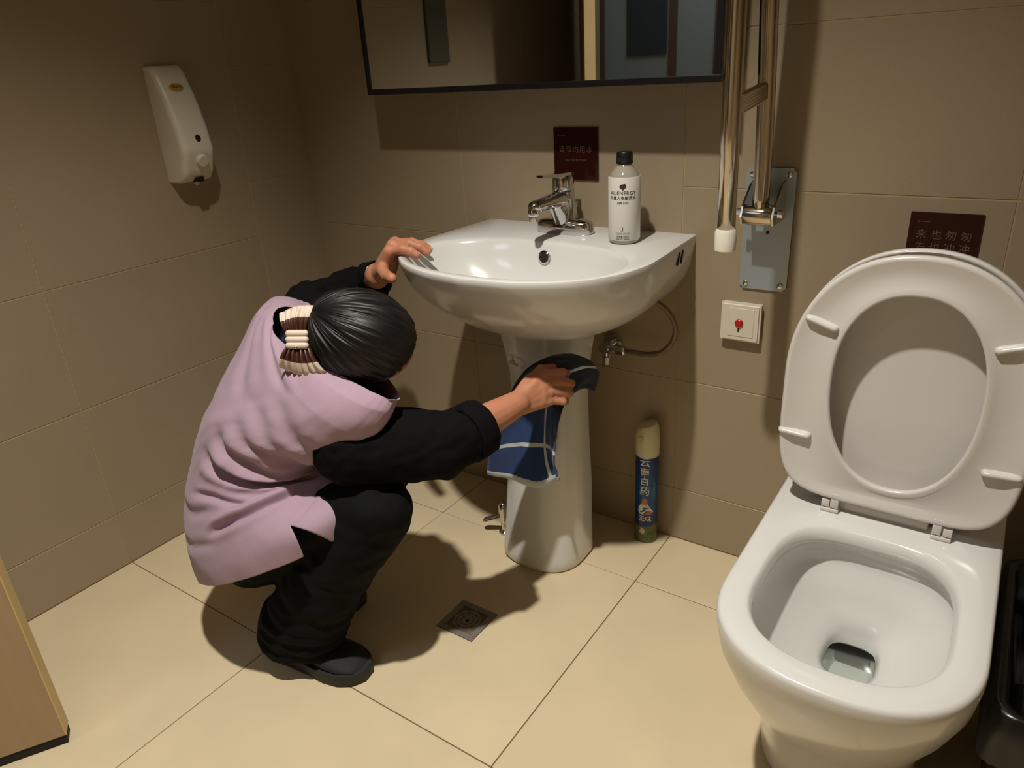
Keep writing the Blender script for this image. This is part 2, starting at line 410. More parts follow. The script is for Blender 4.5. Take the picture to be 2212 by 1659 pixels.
# door leaf standing open into the room, hinge at the back left
door = bpy.data.objects.new('door_1', None); COL.objects.link(door); door['kind'] = 'structure'
door['label'] = 'light wood veneer door leaf standing open at the bottom left'
dd = Vector((0.507, 0.862, 0)); ang = math.atan2(dd.y, dd.x)
door.location = (0.452 - dd.x * 0.80, -1.201 - dd.y * 0.80, 0); door.rotation_euler = (0, 0, ang)
mk('panel', boxm(0, 0, 0.022, 0.797, 0.038, 2.07, bev=0.001), M_DOOR, door)
mk('edge_strip', boxm(0.797, 0, 0.022, 0.80, 0.038, 2.07, bev=0.0005), M_DOOREDGE, door)
mk('bottom_seal', boxm(0.0, 0.002, 0.004, 0.798, 0.036, 0.022), M_SEAL, door)
for s, y in ((1, -0.001), (-1, 0.039)):
    bm = bmesh.new(); lathe(bm, [(0.0, 0), (0.026, 0), (0.026, 0.006), (0, 0.006)], 20, (0.74, y, 1.0), 'Y') if s < 0 else lathe(bm, [(0.0, 0), (0.026, 0), (0.026, -0.006), (0, -0.006)], 20, (0.74, y, 1.0), 'Y')
    yy = y - s * 0.045
    capsule(bm, (0.74, y, 1.0), (0.74, yy, 1.0), 0.009, 0.009, 12, 3); capsule(bm, (0.74, yy, 1.0), (0.63, yy, 1.0), 0.009, 0.008, 12, 3)
    mk('door_handle', bm, M_CHROME, door, smooth=40)

# ceiling downlight, then the added fill panel in the corridor
t = thing('ceiling_downlight', 'round recessed downlight in the ceiling above the floor drain side', 'lamp', (LAMP[0], LAMP[1], ZC))
bm = bmesh.new(); lathe(bm, [(0.040, 0.0), (0.056, 0.0), (0.058, -0.006), (0.043, -0.008), (0.040, -0.002)], 40); mk('trim_ring', bm, M_WPLAST, t, smooth=30)
bm = bmesh.new(); lathe(bm, [(0.0, -0.001), (0.040, -0.001), (0.040, -0.003), (0, -0.003)], 32); mk('diffuser', bm, M_LIT, t)
t = thing('corridor_fill_panel', 'added glowing cool white panel standing in for daylight in the corridor', 'lamp', (0.35, -2.5, ZC))  # added panel, glows in place of the corridor's cool daylight
mk('panel_frame', boxm(-0.27, -0.47, -0.012, 0.27, 0.47, 0, bev=0.002), M_WPLAST, t)
mk('diffuser', boxm(-0.25, -0.45, -0.0145, 0.25, 0.45, -0.011), M_LITC, t)

# ------------------------------------------------------------------ wash basin on pedestal
SX = 0.942
def basin_half(w):
    pass
OUT = catmull([(0.277, 0, 0), (0.281, -0.10, 0), (0.287, -0.20, 0), (0.286, -0.275, 0), (0.262, -0.355, 0), (0.205, -0.425, 0), (0.11, -0.472, 0), (0.0, -0.487, 0)], 7)
OUTX = [(p.x, p.y) for p in OUT]
def sink_ring(z, sc=1.0, back=0.0, front=None, off=0.0, cen=-0.0, sx=None):
    """full closed outline: right side back -> front -> left side back, then along the wall"""
    pts = []
    sx = sc if sx is None else sx
    def tr(x, y):
        return Vector((SX + x * sx, back + (y) * sc + off, z))
    half = [tr(x, y) for x, y in OUTX]
    mir = [Vector((2 * SX - p.x, p.y, p.z)) for p in reversed(half[:-1])]
    pts = half + mir
    a, b = pts[-1], pts[0]
    for k in range(1, 16): pts.append(a.lerp(b, k / 16))
    return pts
def smooth_interp(t, keys):
    for (t0, v0), (t1, v1) in zip(keys[:-1], keys[1:]):
        if t <= t1:
            s = (t - t0) / (t1 - t0); return tuple(a + (b - a) * s for a, b in zip(v0, v1))
    return keys[-1][1]
sink = thing('wash_basin', 'white porcelain wash basin on a tapering pedestal below the mirror', 'sink', (SX, 0, 0))
sink_inv = Matrix.Translation((-SX, 0, 0))
def local(bm, t): bmesh.ops.transform(bm, matrix=t, verts=bm.verts)
ZT = 0.80
bm = bmesh.new()
rings = []
# underside up to the rim: (z, scale depth, scale width)
prof = [(0.600, 0.50, 0.36), (0.608, 0.56, 0.44), (0.625, 0.655, 0.58), (0.648, 0.745, 0.72), (0.675, 0.825, 0.845), (0.705, 0.895, 0.925), (0.735, 0.945, 0.965), (0.765, 0.978, 0.988), (0.785, 0.994, 0.998), (0.794, 1.0, 1.0), (0.7985, 0.997, 0.997), (0.800, 0.985, 0.985)]
for z, sd, sw in prof: rings.append(sink_ring(z, sd, sx=sw))
# rim: inner bowl ring with the same vertex count
NO = len(rings[0])
def bowl_ring(z, hw, yb, yf, n=2.5):
    """superellipse matched to the outline's parameter by angle"""
    yc = (yb + yf) / 2; hy = (yb - yf) / 2
    out = []
    for p in sink_ring(z):
        a = math.atan2((p.y + 0.27) / 0.24, (p.x - SX) / 0.29)
        c, s = math.cos(a), math.sin(a)
        r = (abs(c) ** n + abs(s) ** n) ** (-1 / n)
        out.append(Vector((SX + hw * r * c, yc + hy * r * s, z)))
    return out
for z, hw, yb, yf, n in ((0.7995, 0.254, -0.158, -0.464, 2.3), (0.797, 0.247, -0.163, -0.457, 2.3), (0.789, 0.241, -0.168, -0.450, 2.3), (0.765, 0.228, -0.176, -0.438, 2.3), (0.735, 0.205, -0.187, -0.418, 2.3), (0.700, 0.165, -0.208, -0.388, 2.2), (0.676, 0.115, -0.232, -0.355, 2.1), (0.664, 0.06, -0.262, -0.325, 2), (0.660, 0.022, -0.283, -0.306, 2)):
    rings.append(bowl_ring(z, hw, yb, yf, n))
ring_loft(bm, rings)
local(bm, sink_inv)
o = mk('basin', bm, M_PORC, sink, smooth=50)
# raised tap ledge line is part of the deck; overflow ring and drain
bm = bmesh.new(); lathe(bm, [(0.011, 0), (0.0155, 0.0), (0.0158, 0.003), (0.0115, 0.0045), (0.0105, 0.001)], 28)
bmesh.ops.rotate(bm, cent=(0, 0, 0), matrix=Matrix.Rotation(math.radians(80), 3, 'X'), verts=bm.verts)
ov = mk('overflow_ring', bm, M_CHROME, sink, smooth=30, loc=(-0.001, -0.178, 0.7655))
bm = bmesh.new(); lathe(bm, [(0, 0.0), (0.0112, 0.0), (0.0112, 0.002), (0, 0.002)], 24)
bmesh.ops.rotate(bm, cent=(0, 0, 0), matrix=Matrix.Rotation(math.radians(80), 3, 'X'), verts=bm.verts)
mk('overflow_hole', bm, M_DARK, sink, loc=(-0.001, -0.1815, 0.7662))
bm = bmesh.new(); lathe(bm, [(0, 0.0), (0.024, 0.0), (0.026, 0.003), (0.018, 0.005), (0.008, 0.003), (0, 0.003)], 24)
mk('basin_waste', bm, M_CHROME, sink, smooth=30, loc=(0, -0.295, 0.660))
for k, yy in enumerate((-0.078, -0.098)):
    bm = bmesh.new(); capsule(bm, (0.2795 - k * -0.0008, yy, 0.782), (0.2785, yy - 0.006, 0.758), 0.0022, 0.0022, 8, 2); mk('vent_slot', bm, M_DARK, sink)
# pedestal: C-shaped column open to the wall
def ped_ring(z, hw, yf, yb, th=0.0):
    pts = []
    N = 40
    for i in range(N):
        t = 2 * PI * i / N; c, s = math.cos(t), math.sin(t)
        yc = yb - (yb - yf) * 0.45
        x = hw * math.copysign(abs(c) ** 0.75, c)
        y = yc - (yc - yf) * s ** 0.85 if s > 0 else yc + (yb - yc) * abs(s) ** 0.35
        pts.append(Vector((x - 0.010, y, z)))
    return pts
bm = bmesh.new()
pk = [(0.0, 0.105, -0.300, -0.125), (0.010, 0.109, -0.306, -0.124), (0.03, 0.108, -0.304, -0.124), (0.10, 0.105, -0.290, -0.122), (0.20, 0.104, -0.272, -0.12), (0.32, 0.096, -0.252, -0.118), (0.42, 0.092, -0.242, -0.115), (0.49, 0.094, -0.241, -0.112), (0.545, 0.102, -0.246, -0.11), (0.585, 0.110, -0.252, -0.108), (0.625, 0.116, -0.258, -0.106)]
ring_loft(bm, [ped_ring(*k) for k in pk]); mk('pedestal', bm, M_PORC, sink, smooth=50)
# oval sticker on the pedestal with small print
def ped_surf(x, z):
    zz = [k[0] for k in pk]; hw = np.interp(z, zz, [k[1] for k in pk]); yf = np.interp(z, zz, [k[2] for k in pk]); yb = np.interp(z, zz, [k[3] for k in pk])
    yc = yb - (yb - yf) * 0.45; c = min(0.999, (abs(x + 0.010) / hw)) ** (1 / 0.75); s = math.sqrt(max(0, 1 - c * c))
    return yc - (yc - yf) * s ** 0.85
def on_ped(me):
    for v in me.vertices:
        x, z = v.co.x, v.co.y; v.co = Vector((x, ped_surf(x, z) - 0.0012, z))
bm = bmesh.new(); vs = []
cx, cz = -0.056, 0.530
for rr in (1.0, 0.66, 0.33):
    vs.append([bm.verts.new((cx + 0.030 * rr * math.cos(2 * PI * i / 28), cz + 0.0135 * rr * math.sin(2 * PI * i / 28), 0)) for i in range(28)])
for a, b in zip(vs[:-1], vs[1:]):
    for i in range(28): bm.faces.new((a[i], a[(i + 1) % 28], b[(i + 1) % 28], b[i]))
bm.faces.new(vs[-1])
me = bpy.data.meshes.new('sticker'); bm.to_mesh(me); bm.free(); on_ped(me); stk = mk('sticker', me, M_STICK, sink)
for txt, sz, dx, dz in (('●●●', 0.0042, -0.004, 0.0010), ('卫浴洁具', 0.0085, -0.004, -0.0062), ('洁', 0.0075, -0.004, 0.0072)):
    me = text_mesh(txt, sz)
    for v in me.vertices: v.co = Vector((v.co.x + cx + dx, v.co.y + cz + dz, 0))
    on_ped(me)
    for v in me.vertices: v.co.y -= 0.0005
    mk('sticker_print', me, M_INK, stk)

# ------------------------------------------------------------------ tap
tap = thing('mixer_tap', 'chrome single lever mixer tap standing on the rear ledge of the basin', 'tap', (0.934, -0.075, ZT))
bm = bmesh.new()
pts = []
def ell_ring(cx, cy, z, a, b, n=28, p=2.4):
    out = []
    for i in range(n):
        t = 2 * PI * i / n; c, s = math.cos(t), math.sin(t)
        out.append(Vector((cx + a * math.copysign(abs(c) ** (2 / p), c), cy + b * math.copysign(abs(s) ** (2 / p), s), z)))
    return out
ring_loft(bm, [ell_ring(0, 0, 0, 0.070, 0.026), ell_ring(0, 0, 0.003, 0.072, 0.028), ell_ring(0, 0, 0.021, 0.071, 0.028), ell_ring(0, 0, 0.028, 0.066, 0.024), ell_ring(0, 0, 0.032, 0.05, 0.019), ell_ring(0, 0, 0.033, 0.03, 0.013)])
mk('base_plate', bm, M_CHROME, tap, smooth=35)
bm = bmesh.new()
capsule(bm, (0, 0.002, 0.018), (0, -0.004, 0.086), 0.024, 0.0275, 20, 4)
capsule(bm, (0, -0.006, 0.080), (-0.004, -0.118, 0.079), 0.0235, 0.0155, 20, 4, squash=((0, 0, 1), 0.8))
capsule(bm, (-0.004, -0.108, 0.078), (-0.004, -0.124, 0.066), 0.0145, 0.0130, 16, 4)
capsule(bm, (0, -0.008, 0.030), (-0.002, -0.035, 0.070), 0.0215, 0.018, 16, 4)
me = bake(bm, 0.0022, 6); mk('body', me, M_CHROME, tap, smooth=True)
bm = bmesh.new(); lathe(bm, [(0, 0), (0.0095, 0), (0.0095, -0.009), (0.007, -0.009), (0.007, -0.006), (0, -0.006)], 20, (-0.004, -0.126, 0.058)); mk('aerator', bm, M_CHROME, tap, smooth=30)
bm = bmesh.new(); lathe(bm, [(0, 0.096), (0.0245, 0.098), (0.0255, 0.104), (0.0245, 0.122), (0.021, 0.129), (0, 0.130)], 28, (0, -0.004, 0)); mk('cartridge_cap', bm, M_CHROME, tap, smooth=30)
bm = bmesh.new()
ring_loft(bm, [[Vector((x, y, z)) for x, z in ((-w_, zc - h), (w_, zc - h), (w_ * 1.02, zc), (w_, zc + h), (-w_, zc + h), (-w_ * 1.02, zc))] for y, w_, zc, h in ((0.022, 0.014, 0.130, 0.004), (0.0, 0.018, 0.1305, 0.0045), (-0.03, 0.014, 0.132, 0.004), (-0.07, 0.0085, 0.136, 0.003), (-0.10, 0.0075, 0.139, 0.0025))])
mk('lever', bm, M_CHROME, tap, smooth=35)
bm = bmesh.new(); lathe(bm, [(0, 0), (0.0052, 0), (0.0055, 0.012), (0.0035, 0.016), (0, 0.016)], 14, (0.012, 0.028, 0.022)); lathe(bm, [(0, 0.014), (0.0035, 0.014), (0.0035, 0.032), (0.006, 0.036), (0.0055, 0.043), (0, 0.045)], 14, (0.012, 0.028, 0.022)); mk('pop_up_knob', bm, M_CHROME, tap, smooth=30)

# ------------------------------------------------------------------ mirror cabinet with black frame
MX0, MX1, MZ0, MZ1, MD = 0.40, 1.296, 1.110, 1.86, 0.115
mir = thing('mirror_cabinet', 'wall mirror in a thin black frame above the wash basin', 'mirror', ((MX0 + MX1) / 2, 0, MZ0))
mw = (MX1 - MX0) / 2; mh = MZ1 - MZ0
mk('cabinet_body', boxm(-mw, -MD + 0.012, 0, mw, 0, mh), M_BLACK, mir)
f = 0.013
bm = bmesh.new()
mk('frame', boxm(-mw, -MD, 0, mw, -MD + 0.014, f, bev=0.001), M_BLACK, mir); mk('frame', boxm(-mw, -MD, mh - f, mw, -MD + 0.014, mh, bev=0.001), M_BLACK, mir)
mk('frame', boxm(-mw, -MD, f, -mw + f, -MD + 0.014, mh - f, bev=0.001), M_BLACK, mir); mk('frame', boxm(mw - f, -MD, f, mw, -MD + 0.014, mh - f, bev=0.001), M_BLACK, mir)
mk('mirror_glass', boxm(-mw + f, -MD + 0.003, f, mw - f, -MD + 0.012, mh - f), M_MIRROR, mir)
bm.free()
# grey panel high on the left wall (only its reflection shows)
tag(mk('grey_wall_panel', boxm(0, -0.935, 1.178, 0.012, -0.825, 1.62, bev=0.003), M_GREY), 'narrow dark grey upright panel on the left wall, seen reflected in the mirror', 'panel')

# ------------------------------------------------------------------ signs
def sign(name, label, x0, z0, x1, z1, lines):
    t = thing(name, label, 'sign', ((x0 + x1) / 2, 0, z0))
    hw = (x1 - x0) / 2; h = z1 - z0
    mk('plate', boxm(-hw, -0.004, 0, hw, 0, h, bev=0.0008), M_SIGN, t)
    for s, sz, x, z, sp in lines:
        wall_text('lettering', s, sz, (x, -0.0045, z), M_SIGNTXT, t, spacing=sp)
    bm = bmesh.new(); lathe(bm, [(0, 0), (0.0016, 0), (0.0016, -0.0006), (0, -0.0006)], 12, (-hw + 0.014, -0.004, h - 0.017), 'Y'); mk('emblem_dot', bm, M_SIGNTXT, t)
    mk('emblem_line', boxm(-hw + 0.018, -0.0046, h - 0.0175, -hw + 0.034, -0.004, h - 0.0165), M_SIGNTXT, t)
    return t
sign('water_sign', 'small square dark red sign with faint lettering behind the mixer tap', 0.867, 0.906, 0.983, 1.022,
     [('请节约用水', 0.0165, 0.0, 0.068, 1.18), ('SAVE WATER PLEASE', 0.0055, 0.0, 0.045, 1.1)])
sign('toilet_sign', 'dark red sign with two rows of four characters above the raised toilet lid', 1.628, 0.757, 1.744, 0.874,
     [('来也匆匆', 0.019, 0.0, 0.076, 1.5), ('去也冲冲', 0.019, 0.0, 0.053, 1.5), ('COME IN A HURRY, FLUSH BEFORE YOU GO', 0.0042, 0.0, 0.030, 1.0)])

# ------------------------------------------------------------------ electrolyte drink bottle
bt = thing('drink_bottle', 'white labelled drink bottle with a black cap on the basin ledge', 'bottle', (1.102, -0.112, ZT), (0, 0, math.radians(20)))
bt.scale = (1, 1, 0.915)
bm = bmesh.new(); lathe(bm, [(0, 0.003), (0.027, 0), (0.0315, 0.004), (0.033, 0.010), (0.033, 0.140), (0.0325, 0.148), (0.028, 0.158), (0.019, 0.170), (0.0135, 0.176), (0.0125, 0.186), (0, 0.186)], 40); mk('bottle_body', bm, M_PET, bt, smooth=40)
bm = bmesh.new()
for (ra, rb, z0, z1) in ((0.0334, 0.0334, 0.009, 0.148),):
    vr = []
    for z, r in ((0.009, 0.0333), (0.0095, 0.0337), (0.1475, 0.0337), (0.1505, 0.0325), (0.1505, 0.0318), (0.009, 0.0325)):
        vr.append([bm.verts.new((r * math.cos(2 * PI * i / 48), r * math.sin(2 * PI * i / 48), z)) for i in range(48)])
    for a, b in zip(vr, vr[1:] + [vr[0]]):
        for i in range(48): bm.faces.new((a[i], a[(i + 1) % 48], b[(i + 1) % 48], b[i]))
lab = mk('label', bm, M_LABEL, bt, smooth=40)
R_ = 0.0341
cyl_text('lettering', 'ALIENERGY', 0.0112, R_, 0.1165, M_LABELINK, lab, sx=0.92, spacing=1.1)
cyl_text('lettering', '外星人电解质水', 0.0090, R_, 0.1055, M_LABELINK, lab, sx=0.92)
cyl_text('lettering', '(0糖 0卡)', 0.0062, R_, 0.0945, M_LABELINK, lab)
cyl_text('lettering', '电解质 维生素', 0.0050, R_, 0.0255, M_LABELTEAL, lab)
cyl_text('lettering', '净含量 500ml', 0.0046, R_, 0.0185, M_LABELINK, lab)
cyl_text('lettering', 'ABOUT 500ml', 0.0046, R_, 0.0132, M_LABELINK, lab)
def cyl_poly(pts, r, m, parent, name='emblem', a0=-PI / 2):
    bm = bmesh.new(); fs = bm.faces.new([bm.verts.new((x, y, 0)) for x, y in pts]); bmesh.ops.triangulate(bm, faces=[fs])
    bmesh.ops.subdivide_edges(bm, edges=bm.edges, cuts=2, use_grid_fill=False)
    for v in bm.verts:
        a = a0 + v.co.x / r; v.co = Vector((r * math.cos(a), r * math.sin(a), v.co.y))
    return mk(name, bm, m, parent)
drop = [(0.000, 0.1222), (0.0035, 0.1262), (0.0068, 0.1290), (0.0072, 0.1325), (0.0055, 0.1350), (0.0052, 0.1392), (0.0025, 0.1368), (-0.002, 0.1362), (-0.006, 0.1340), (-0.0075, 0.1305), (-0.0050, 0.1275), (-0.002, 0.1258)]
cyl_poly(drop, R_, M_LABELINK, lab)
cyl_poly([(0.0, 0.041), (0.001, 0.041), (0.001, 0.032), (-0.006, 0.0305), (-0.001, 0.0325)], R_, M_LABELINK, lab)
bm = bmesh.new()
rr = []
for z, r in ((0.177, 0.0165), (0.1775, 0.0172), (0.182, 0.0172), (0.183, 0.0162), (0.184, 0.0168), (0.200, 0.0162), (0.2025, 0.0148), (0.203, 0.0)):
    rr.append([Vector(((max(r, 1e-5) * (1 + (0.02 if (i % 2 and 0.1835 < z < 0.2) else 0))) * math.cos(2 * PI * i / 60), (max(r, 1e-5)) * math.sin(2 * PI * i / 60), z)) for i in range(60)])
ring_loft(bm, rr); mk('cap', bm, M_CAPB, bt, smooth=40)

# ------------------------------------------------------------------ spray can on the floor
can = thing('spray_can', 'tall blue aerosol spray can with a cream cap on the floor by the wall', 'spray can', (1.132, -0.036, 0), (0, 0, math.radians(20)))
bm = bmesh.new(); lathe(bm, [(0, 0.002), (0.0285, 0.0), (0.030, 0.004), (0.029, 0.009), (0.029, 0.056)], 40); mk('can_base', bm, M_CANLOW, can, smooth=40)
bm = bmesh.new()
rr = [[Vector((r * math.cos(2 * PI * i / 48), r * math.sin(2 * PI * i / 48), z + (0.007 * math.sin(2 * PI * i / 48 + 0.6) if k == 0 else (0.006 * math.cos(2 * PI * i / 48 + 0.2) if k == 1 else 0)))) for i in range(48)] for k, (z, r) in enumerate(((0.056, 0.0293), (0.262, 0.0293)))]
ring_loft(bm, rr); cb = mk('can_print', bm, M_CAN, can, smooth=40)
bm = bmesh.new(); lathe(bm, [(0, 0.24), (0.0288, 0.24), (0.0298, 0.262), (0.0296, 0.30), (0.0275, 0.322), (0.0225, 0.334), (0.012, 0.338), (0, 0.338)], 36)
for v in bm.verts:
    if v.co.z > 0.315: v.co.z += 0.25 * v.co.x
mk('spray_cap', bm, M_CANCAP, can, smooth=40)
bm = bmesh.new(); lathe(bm, [(0, 0), (0.009, 0), (0.009, 0.001), (0, 0.001)], 18)
bmesh.ops.rotate(bm, cent=(0, 0, 0), matrix=Matrix.Rotation(math.radians(88), 3, 'X') , verts=bm.verts); mk('spray_opening', bm, mat('cap_shade_plastic', (176, 170, 132), 0.5), can, loc=(-0.012, -0.0268, 0.302))
R_ = 0.0298
for ch, z, sz in (('云', 0.240, 0.029), ('南', 0.211, 0.026), ('白', 0.184, 0.024), ('药', 0.156, 0.028)):
    cyl_text('lettering', ch, sz, R_, z, M_CANINK, cb, da=-0.12)
for ch, z in (('专', 0.178), ('业', 0.169), ('驱', 0.160), ('蚊', 0.151), ('持', 0.142), ('久', 0.133)):
    cyl_text('lettering', ch, 0.0095, R_, z, M_CANTEAL, cb, da=0.72)
cyl_poly([(-0.016, 0.066), (0.022, 0.060), (0.022, 0.080), (-0.016, 0.084)], R_ - 0.0001, M_PURPLE, cb, 'print_patch')
cyl_text('lettering', '无味', 0.018, R_ + 0.0002, 0.0745, M_CANINK, cb, da=-0.05)
cyl_poly([(-0.017, 0.088), (0.012, 0.088), (0.021, 0.096), (0.012, 0.108), (0.004, 0.121), (-0.010, 0.121), (-0.018, 0.110), (-0.020, 0.096)], R_, M_CANINK, cb, 'print_figure')
cyl_poly([(-0.009, 0.118), (0.003, 0.118), (0.005, 0.128), (0.003, 0.136), (-0.006, 0.137), (-0.010, 0.128)], R_ + 0.0002, M_ORANGE, cb, 'print_figure')
cyl_poly([(0.000, 0.090), (0.013, 0.088), (0.019, 0.093), (0.012, 0.100), (0.003, 0.098)], R_ + 0.0002, M_ORANGE, cb, 'print_figure')
cyl_poly([(0.000, 0.012), (0.024, 0.012), (0.024, 0.034), (0.006, 0.032)], 0.0296, M_GREEN, can, 'print_patch')
cyl_poly([(-0.016, 0.032), (-0.004, 0.026), (0.000, 0.042), (-0.010, 0.048)], 0.0296, M_CLIPC, can, 'print_patch')

# ------------------------------------------------------------------ angle valve and hose under the basin
hv = thing('angle_valve', 'chrome angle stop valve on the wall behind the pedestal', 'valve', (1.02, 0, 0.52))
bm = bmesh.new(); lathe(bm, [(0, 0), (0.026, 0), (0.024, -0.007), (0.012, -0.009), (0, -0.009)], 28, (0, 0, 0), 'Y'); mk('wall_rosette', bm, M_CHROME, hv, smooth=35)
bm = bmesh.new(); lathe(bm, [(0, 0), (0.009, 0), (0.009, -0.032), (0.0125, -0.034), (0.0125, -0.058), (0, -0.058)], 18, (0, 0, 0), 'Y')
lathe(bm, [(0, 0.0), (0.0085, 0.0), (0.0085, 0.024), (0, 0.024)], 18, (0.006, -0.046, 0), 'X'); mk('valve_body', bm, M_CHROME, hv, smooth=35)
bm = bmesh.new(); lathe(bm, [(0, 0.024), (0.0115, 0.024), (0.0115, 0.044), (0.008, 0.048), (0, 0.048)], 6, (0.006, -0.046, 0), 'X'); mk('hose_nut', bm, M_CHROME, hv)
bm = bmesh.new(); lathe(bm, [(0, -0.012), (0.006, -0.012), (0.006, -0.020), (0.0125, -0.022), (0.014, -0.040), (0.011, -0.044), (0, -0.044)], 10, (0.004, -0.047, 0), 'Z'); mk('valve_handle', bm, M_CHROME, hv)
bm = bmesh.new(); tube(bm, [(1.072, -0.046, 0.520), (1.10, -0.048, 0.521), (1.135, -0.050, 0.523), (1.172, -0.055, 0.538), (1.200, -0.062, 0.572), (1.208, -0.072, 0.612), (1.192, -0.085, 0.650), (1.158, -0.098, 0.676), (1.12, -0.108, 0.690), (1.08, -0.115, 0.70)], 0.0062, 14, 8)
tag(mk('braided_hose', bm, M_HOSE, smooth=True), 'braided flexible water hose looping from the valve up to the basin', 'hose')
# second valve low by the floor, left of the pedestal
fv = thing('floor_valve', 'small chrome valve low at the left side of the pedestal foot', 'valve', (0.795, -0.205, 0))
bm = bmesh.new(); lathe(bm, [(0, 0), (0.016, 0), (0.015, 0.006), (0.008, 0.008), (0.008, 0.05), (0, 0.05)], 20); mk('stem', bm, M_CHROME, fv, smooth=35)
bm = bmesh.new(); capsule(bm, (0, 0, 0.042), (0, 0, 0.085), 0.013, 0.012, 14, 4); capsule(bm, (0, 0, 0.06), (0.03, 0.02, 0.075), 0.010, 0.008, 12, 3); mk('valve_body', bm, M_CHROME, fv, smooth=40)
bm = bmesh.new(); capsule(bm, (-0.005, -0.005, 0.055), (-0.045, -0.018, 0.038), 0.009, 0.011, 12, 3, squash=((0, 0, 1), 0.45)); mk('lever', bm, M_CHROME, fv, smooth=40)

# ------------------------------------------------------------------ floor drain
dr = thing('floor_drain', 'square grey metal drain grate set in the floor tiles', 'drain', (DR[0], DR[1], 0))
bm = bmesh.new()
h = 0.0495
box(bm, -h, -h, -0.010, h, -h + 0.014, 0.0012, bev=0.0006, seg=1); box(bm, -h, h - 0.014, -0.010, h, h, 0.0012, bev=0.0006, seg=1)
box(bm, -h, -h + 0.014, -0.010, -h + 0.014, h - 0.014, 0.0012); box(bm, h - 0.014, -h + 0.014, -0.010, h, h - 0.014, 0.0012)
mk('frame', bm, M_DRAIN, dr)
mk('well', boxm(-h + 0.014, -h + 0.014, -0.011, h - 0.014, h - 0.014, -0.008), M_DARK, dr)
for k in range(3):
    r = 0.032 - k * 0.010
    bm = bmesh.new(); lathe(bm, [(r, -0.006), (r, -0.0005), (r - 0.005, -0.0005), (r - 0.005, -0.006), (r, -0.006)], 32); mk('grate_ring', bm, M_DRAIN, dr, smooth=30)
for a in range(4):
    bm = boxm(-0.035, -0.0022, -0.0075, 0.035, 0.0022, -0.001)
    bmesh.ops.rotate(bm, cent=(0, 0, 0), matrix=Matrix.Rotation(a * PI / 4, 3, 'Z'), verts=bm.verts); mk('grate_bar', bm, M_DRAIN, dr)

# ------------------------------------------------------------------ soap dispenser on the left wall
sd = thing('soap_dispenser', 'white plastic wall soap dispenser with an oval gold badge on the left wall', 'soap dispenser', (0, -0.405, 0.935))
def prof_front(z):   # depth from the wall at height z (local)
    return float(np.interp(z, [0, 0.02, 0.075, 0.13, 0.2, 0.255, 0.268], [0.052, 0.072, 0.092, 0.083, 0.062, 0.036, 0.022]))
bm = bmesh.new(); rings = []
for z in np.concatenate(([0.0, 0.003], np.linspace(0.012, 0.262, 26), [0.267, 0.270])):
    d = prof_front(min(z, 0.268)) - (0.004 if z in (0.0, 0.270) else 0)
    hw = 0.0450 * (1.0 if 0.002 < z < 0.2675 else 0.93); rc = 0.016
    ring = [Vector((0, -hw, z)), Vector((max(d - rc, 0.004), -hw, z))]
    for k in range(1, 6): a = PI / 2 * k / 6; ring.append(Vector((max(d - rc, 0.004) + min(rc, d) * math.sin(a), -hw + rc - rc * math.cos(a), z)))
    ring.append(Vector((d, -hw + rc, z)));
    for k in range(1, 6): ring.append(Vector((d, -hw + rc + (2 * hw - 2 * rc) * k / 6, z)))
    ring.append(Vector((d, hw - rc, z)))
    for k in range(1, 6): a = PI / 2 * k / 6; ring.append(Vector((max(d - rc, 0.004) + min(rc, d) * math.cos(a), hw - rc + rc * math.sin(a), z)))
    ring += [Vector((max(d - rc, 0.004), hw, z)), Vector((0, hw, z))]
    rings.append(ring)
ring_loft(bm, rings); mk('housing', bm, M_WPLAST, sd, smooth=40)
def front_n(z):
    a = Vector((prof_front(z + 0.004) - prof_front(z - 0.004), 0, 0.008)).normalized(); return Vector((a.z, 0, -a.x))
def front_disc(bm, y, z, ry, rz, h0, h1, n=28):
    nn = front_n(z); up = Vector((-nn.z, 0, nn.x)); c = Vector((prof_front(z), y, z))
    ring_loft(bm, [[c + nn * hh + Vector((0, 1, 0)) * ry * sc * math.cos(2 * PI * i / n) + up * rz * sc * math.sin(2 * PI * i / n) for i in range(n)] for hh, sc in ((h0, 1), (h1 * 0.8, 1), (h1, 0.9))])
bm = bmesh.new(); front_disc(bm, -0.002, 0.220, 0.0185, 0.0105, -0.003, 0.0016); bd = mk('badge', bm, M_OVAL, sd, smooth=40)
me = text_mesh('Bravat', 0.0095); nn = front_n(0.222); up = Vector((-nn.z, 0, nn.x)); c = Vector((prof_front(0.222), 0, 0.222)) + nn * 0.0022
for v in me.vertices: v.co = c + Vector((0, 1, 0)) * v.co.x + up * v.co.y
mk('lettering', me, M_INK, bd)
bm = bmesh.new(); front_disc(bm, 0.004, 0.103, 0.0072, 0.0088, -0.003, 0.0009); mk('sight_hole', bm, M_DARK, sd)
bm = bmesh.new(); front_disc(bm, 0.003, 0.052, 0.0155, 0.0145, -0.004, 0.010); mk('push_button', bm, M_WPLAST, sd, smooth=40)
mk('nozzle_slot', boxm(0.038, -0.012, -0.001, 0.0665, 0.010, 0.010), M_DARK, sd)
bm = bmesh.new(); lathe(bm, [(0, 0.002), (0.006, 0.002), (0.005, -0.010), (0, -0.010)], 16, (0.048, 0.0, 0)); mk('nozzle', bm, M_CAPW, sd, smooth=40)

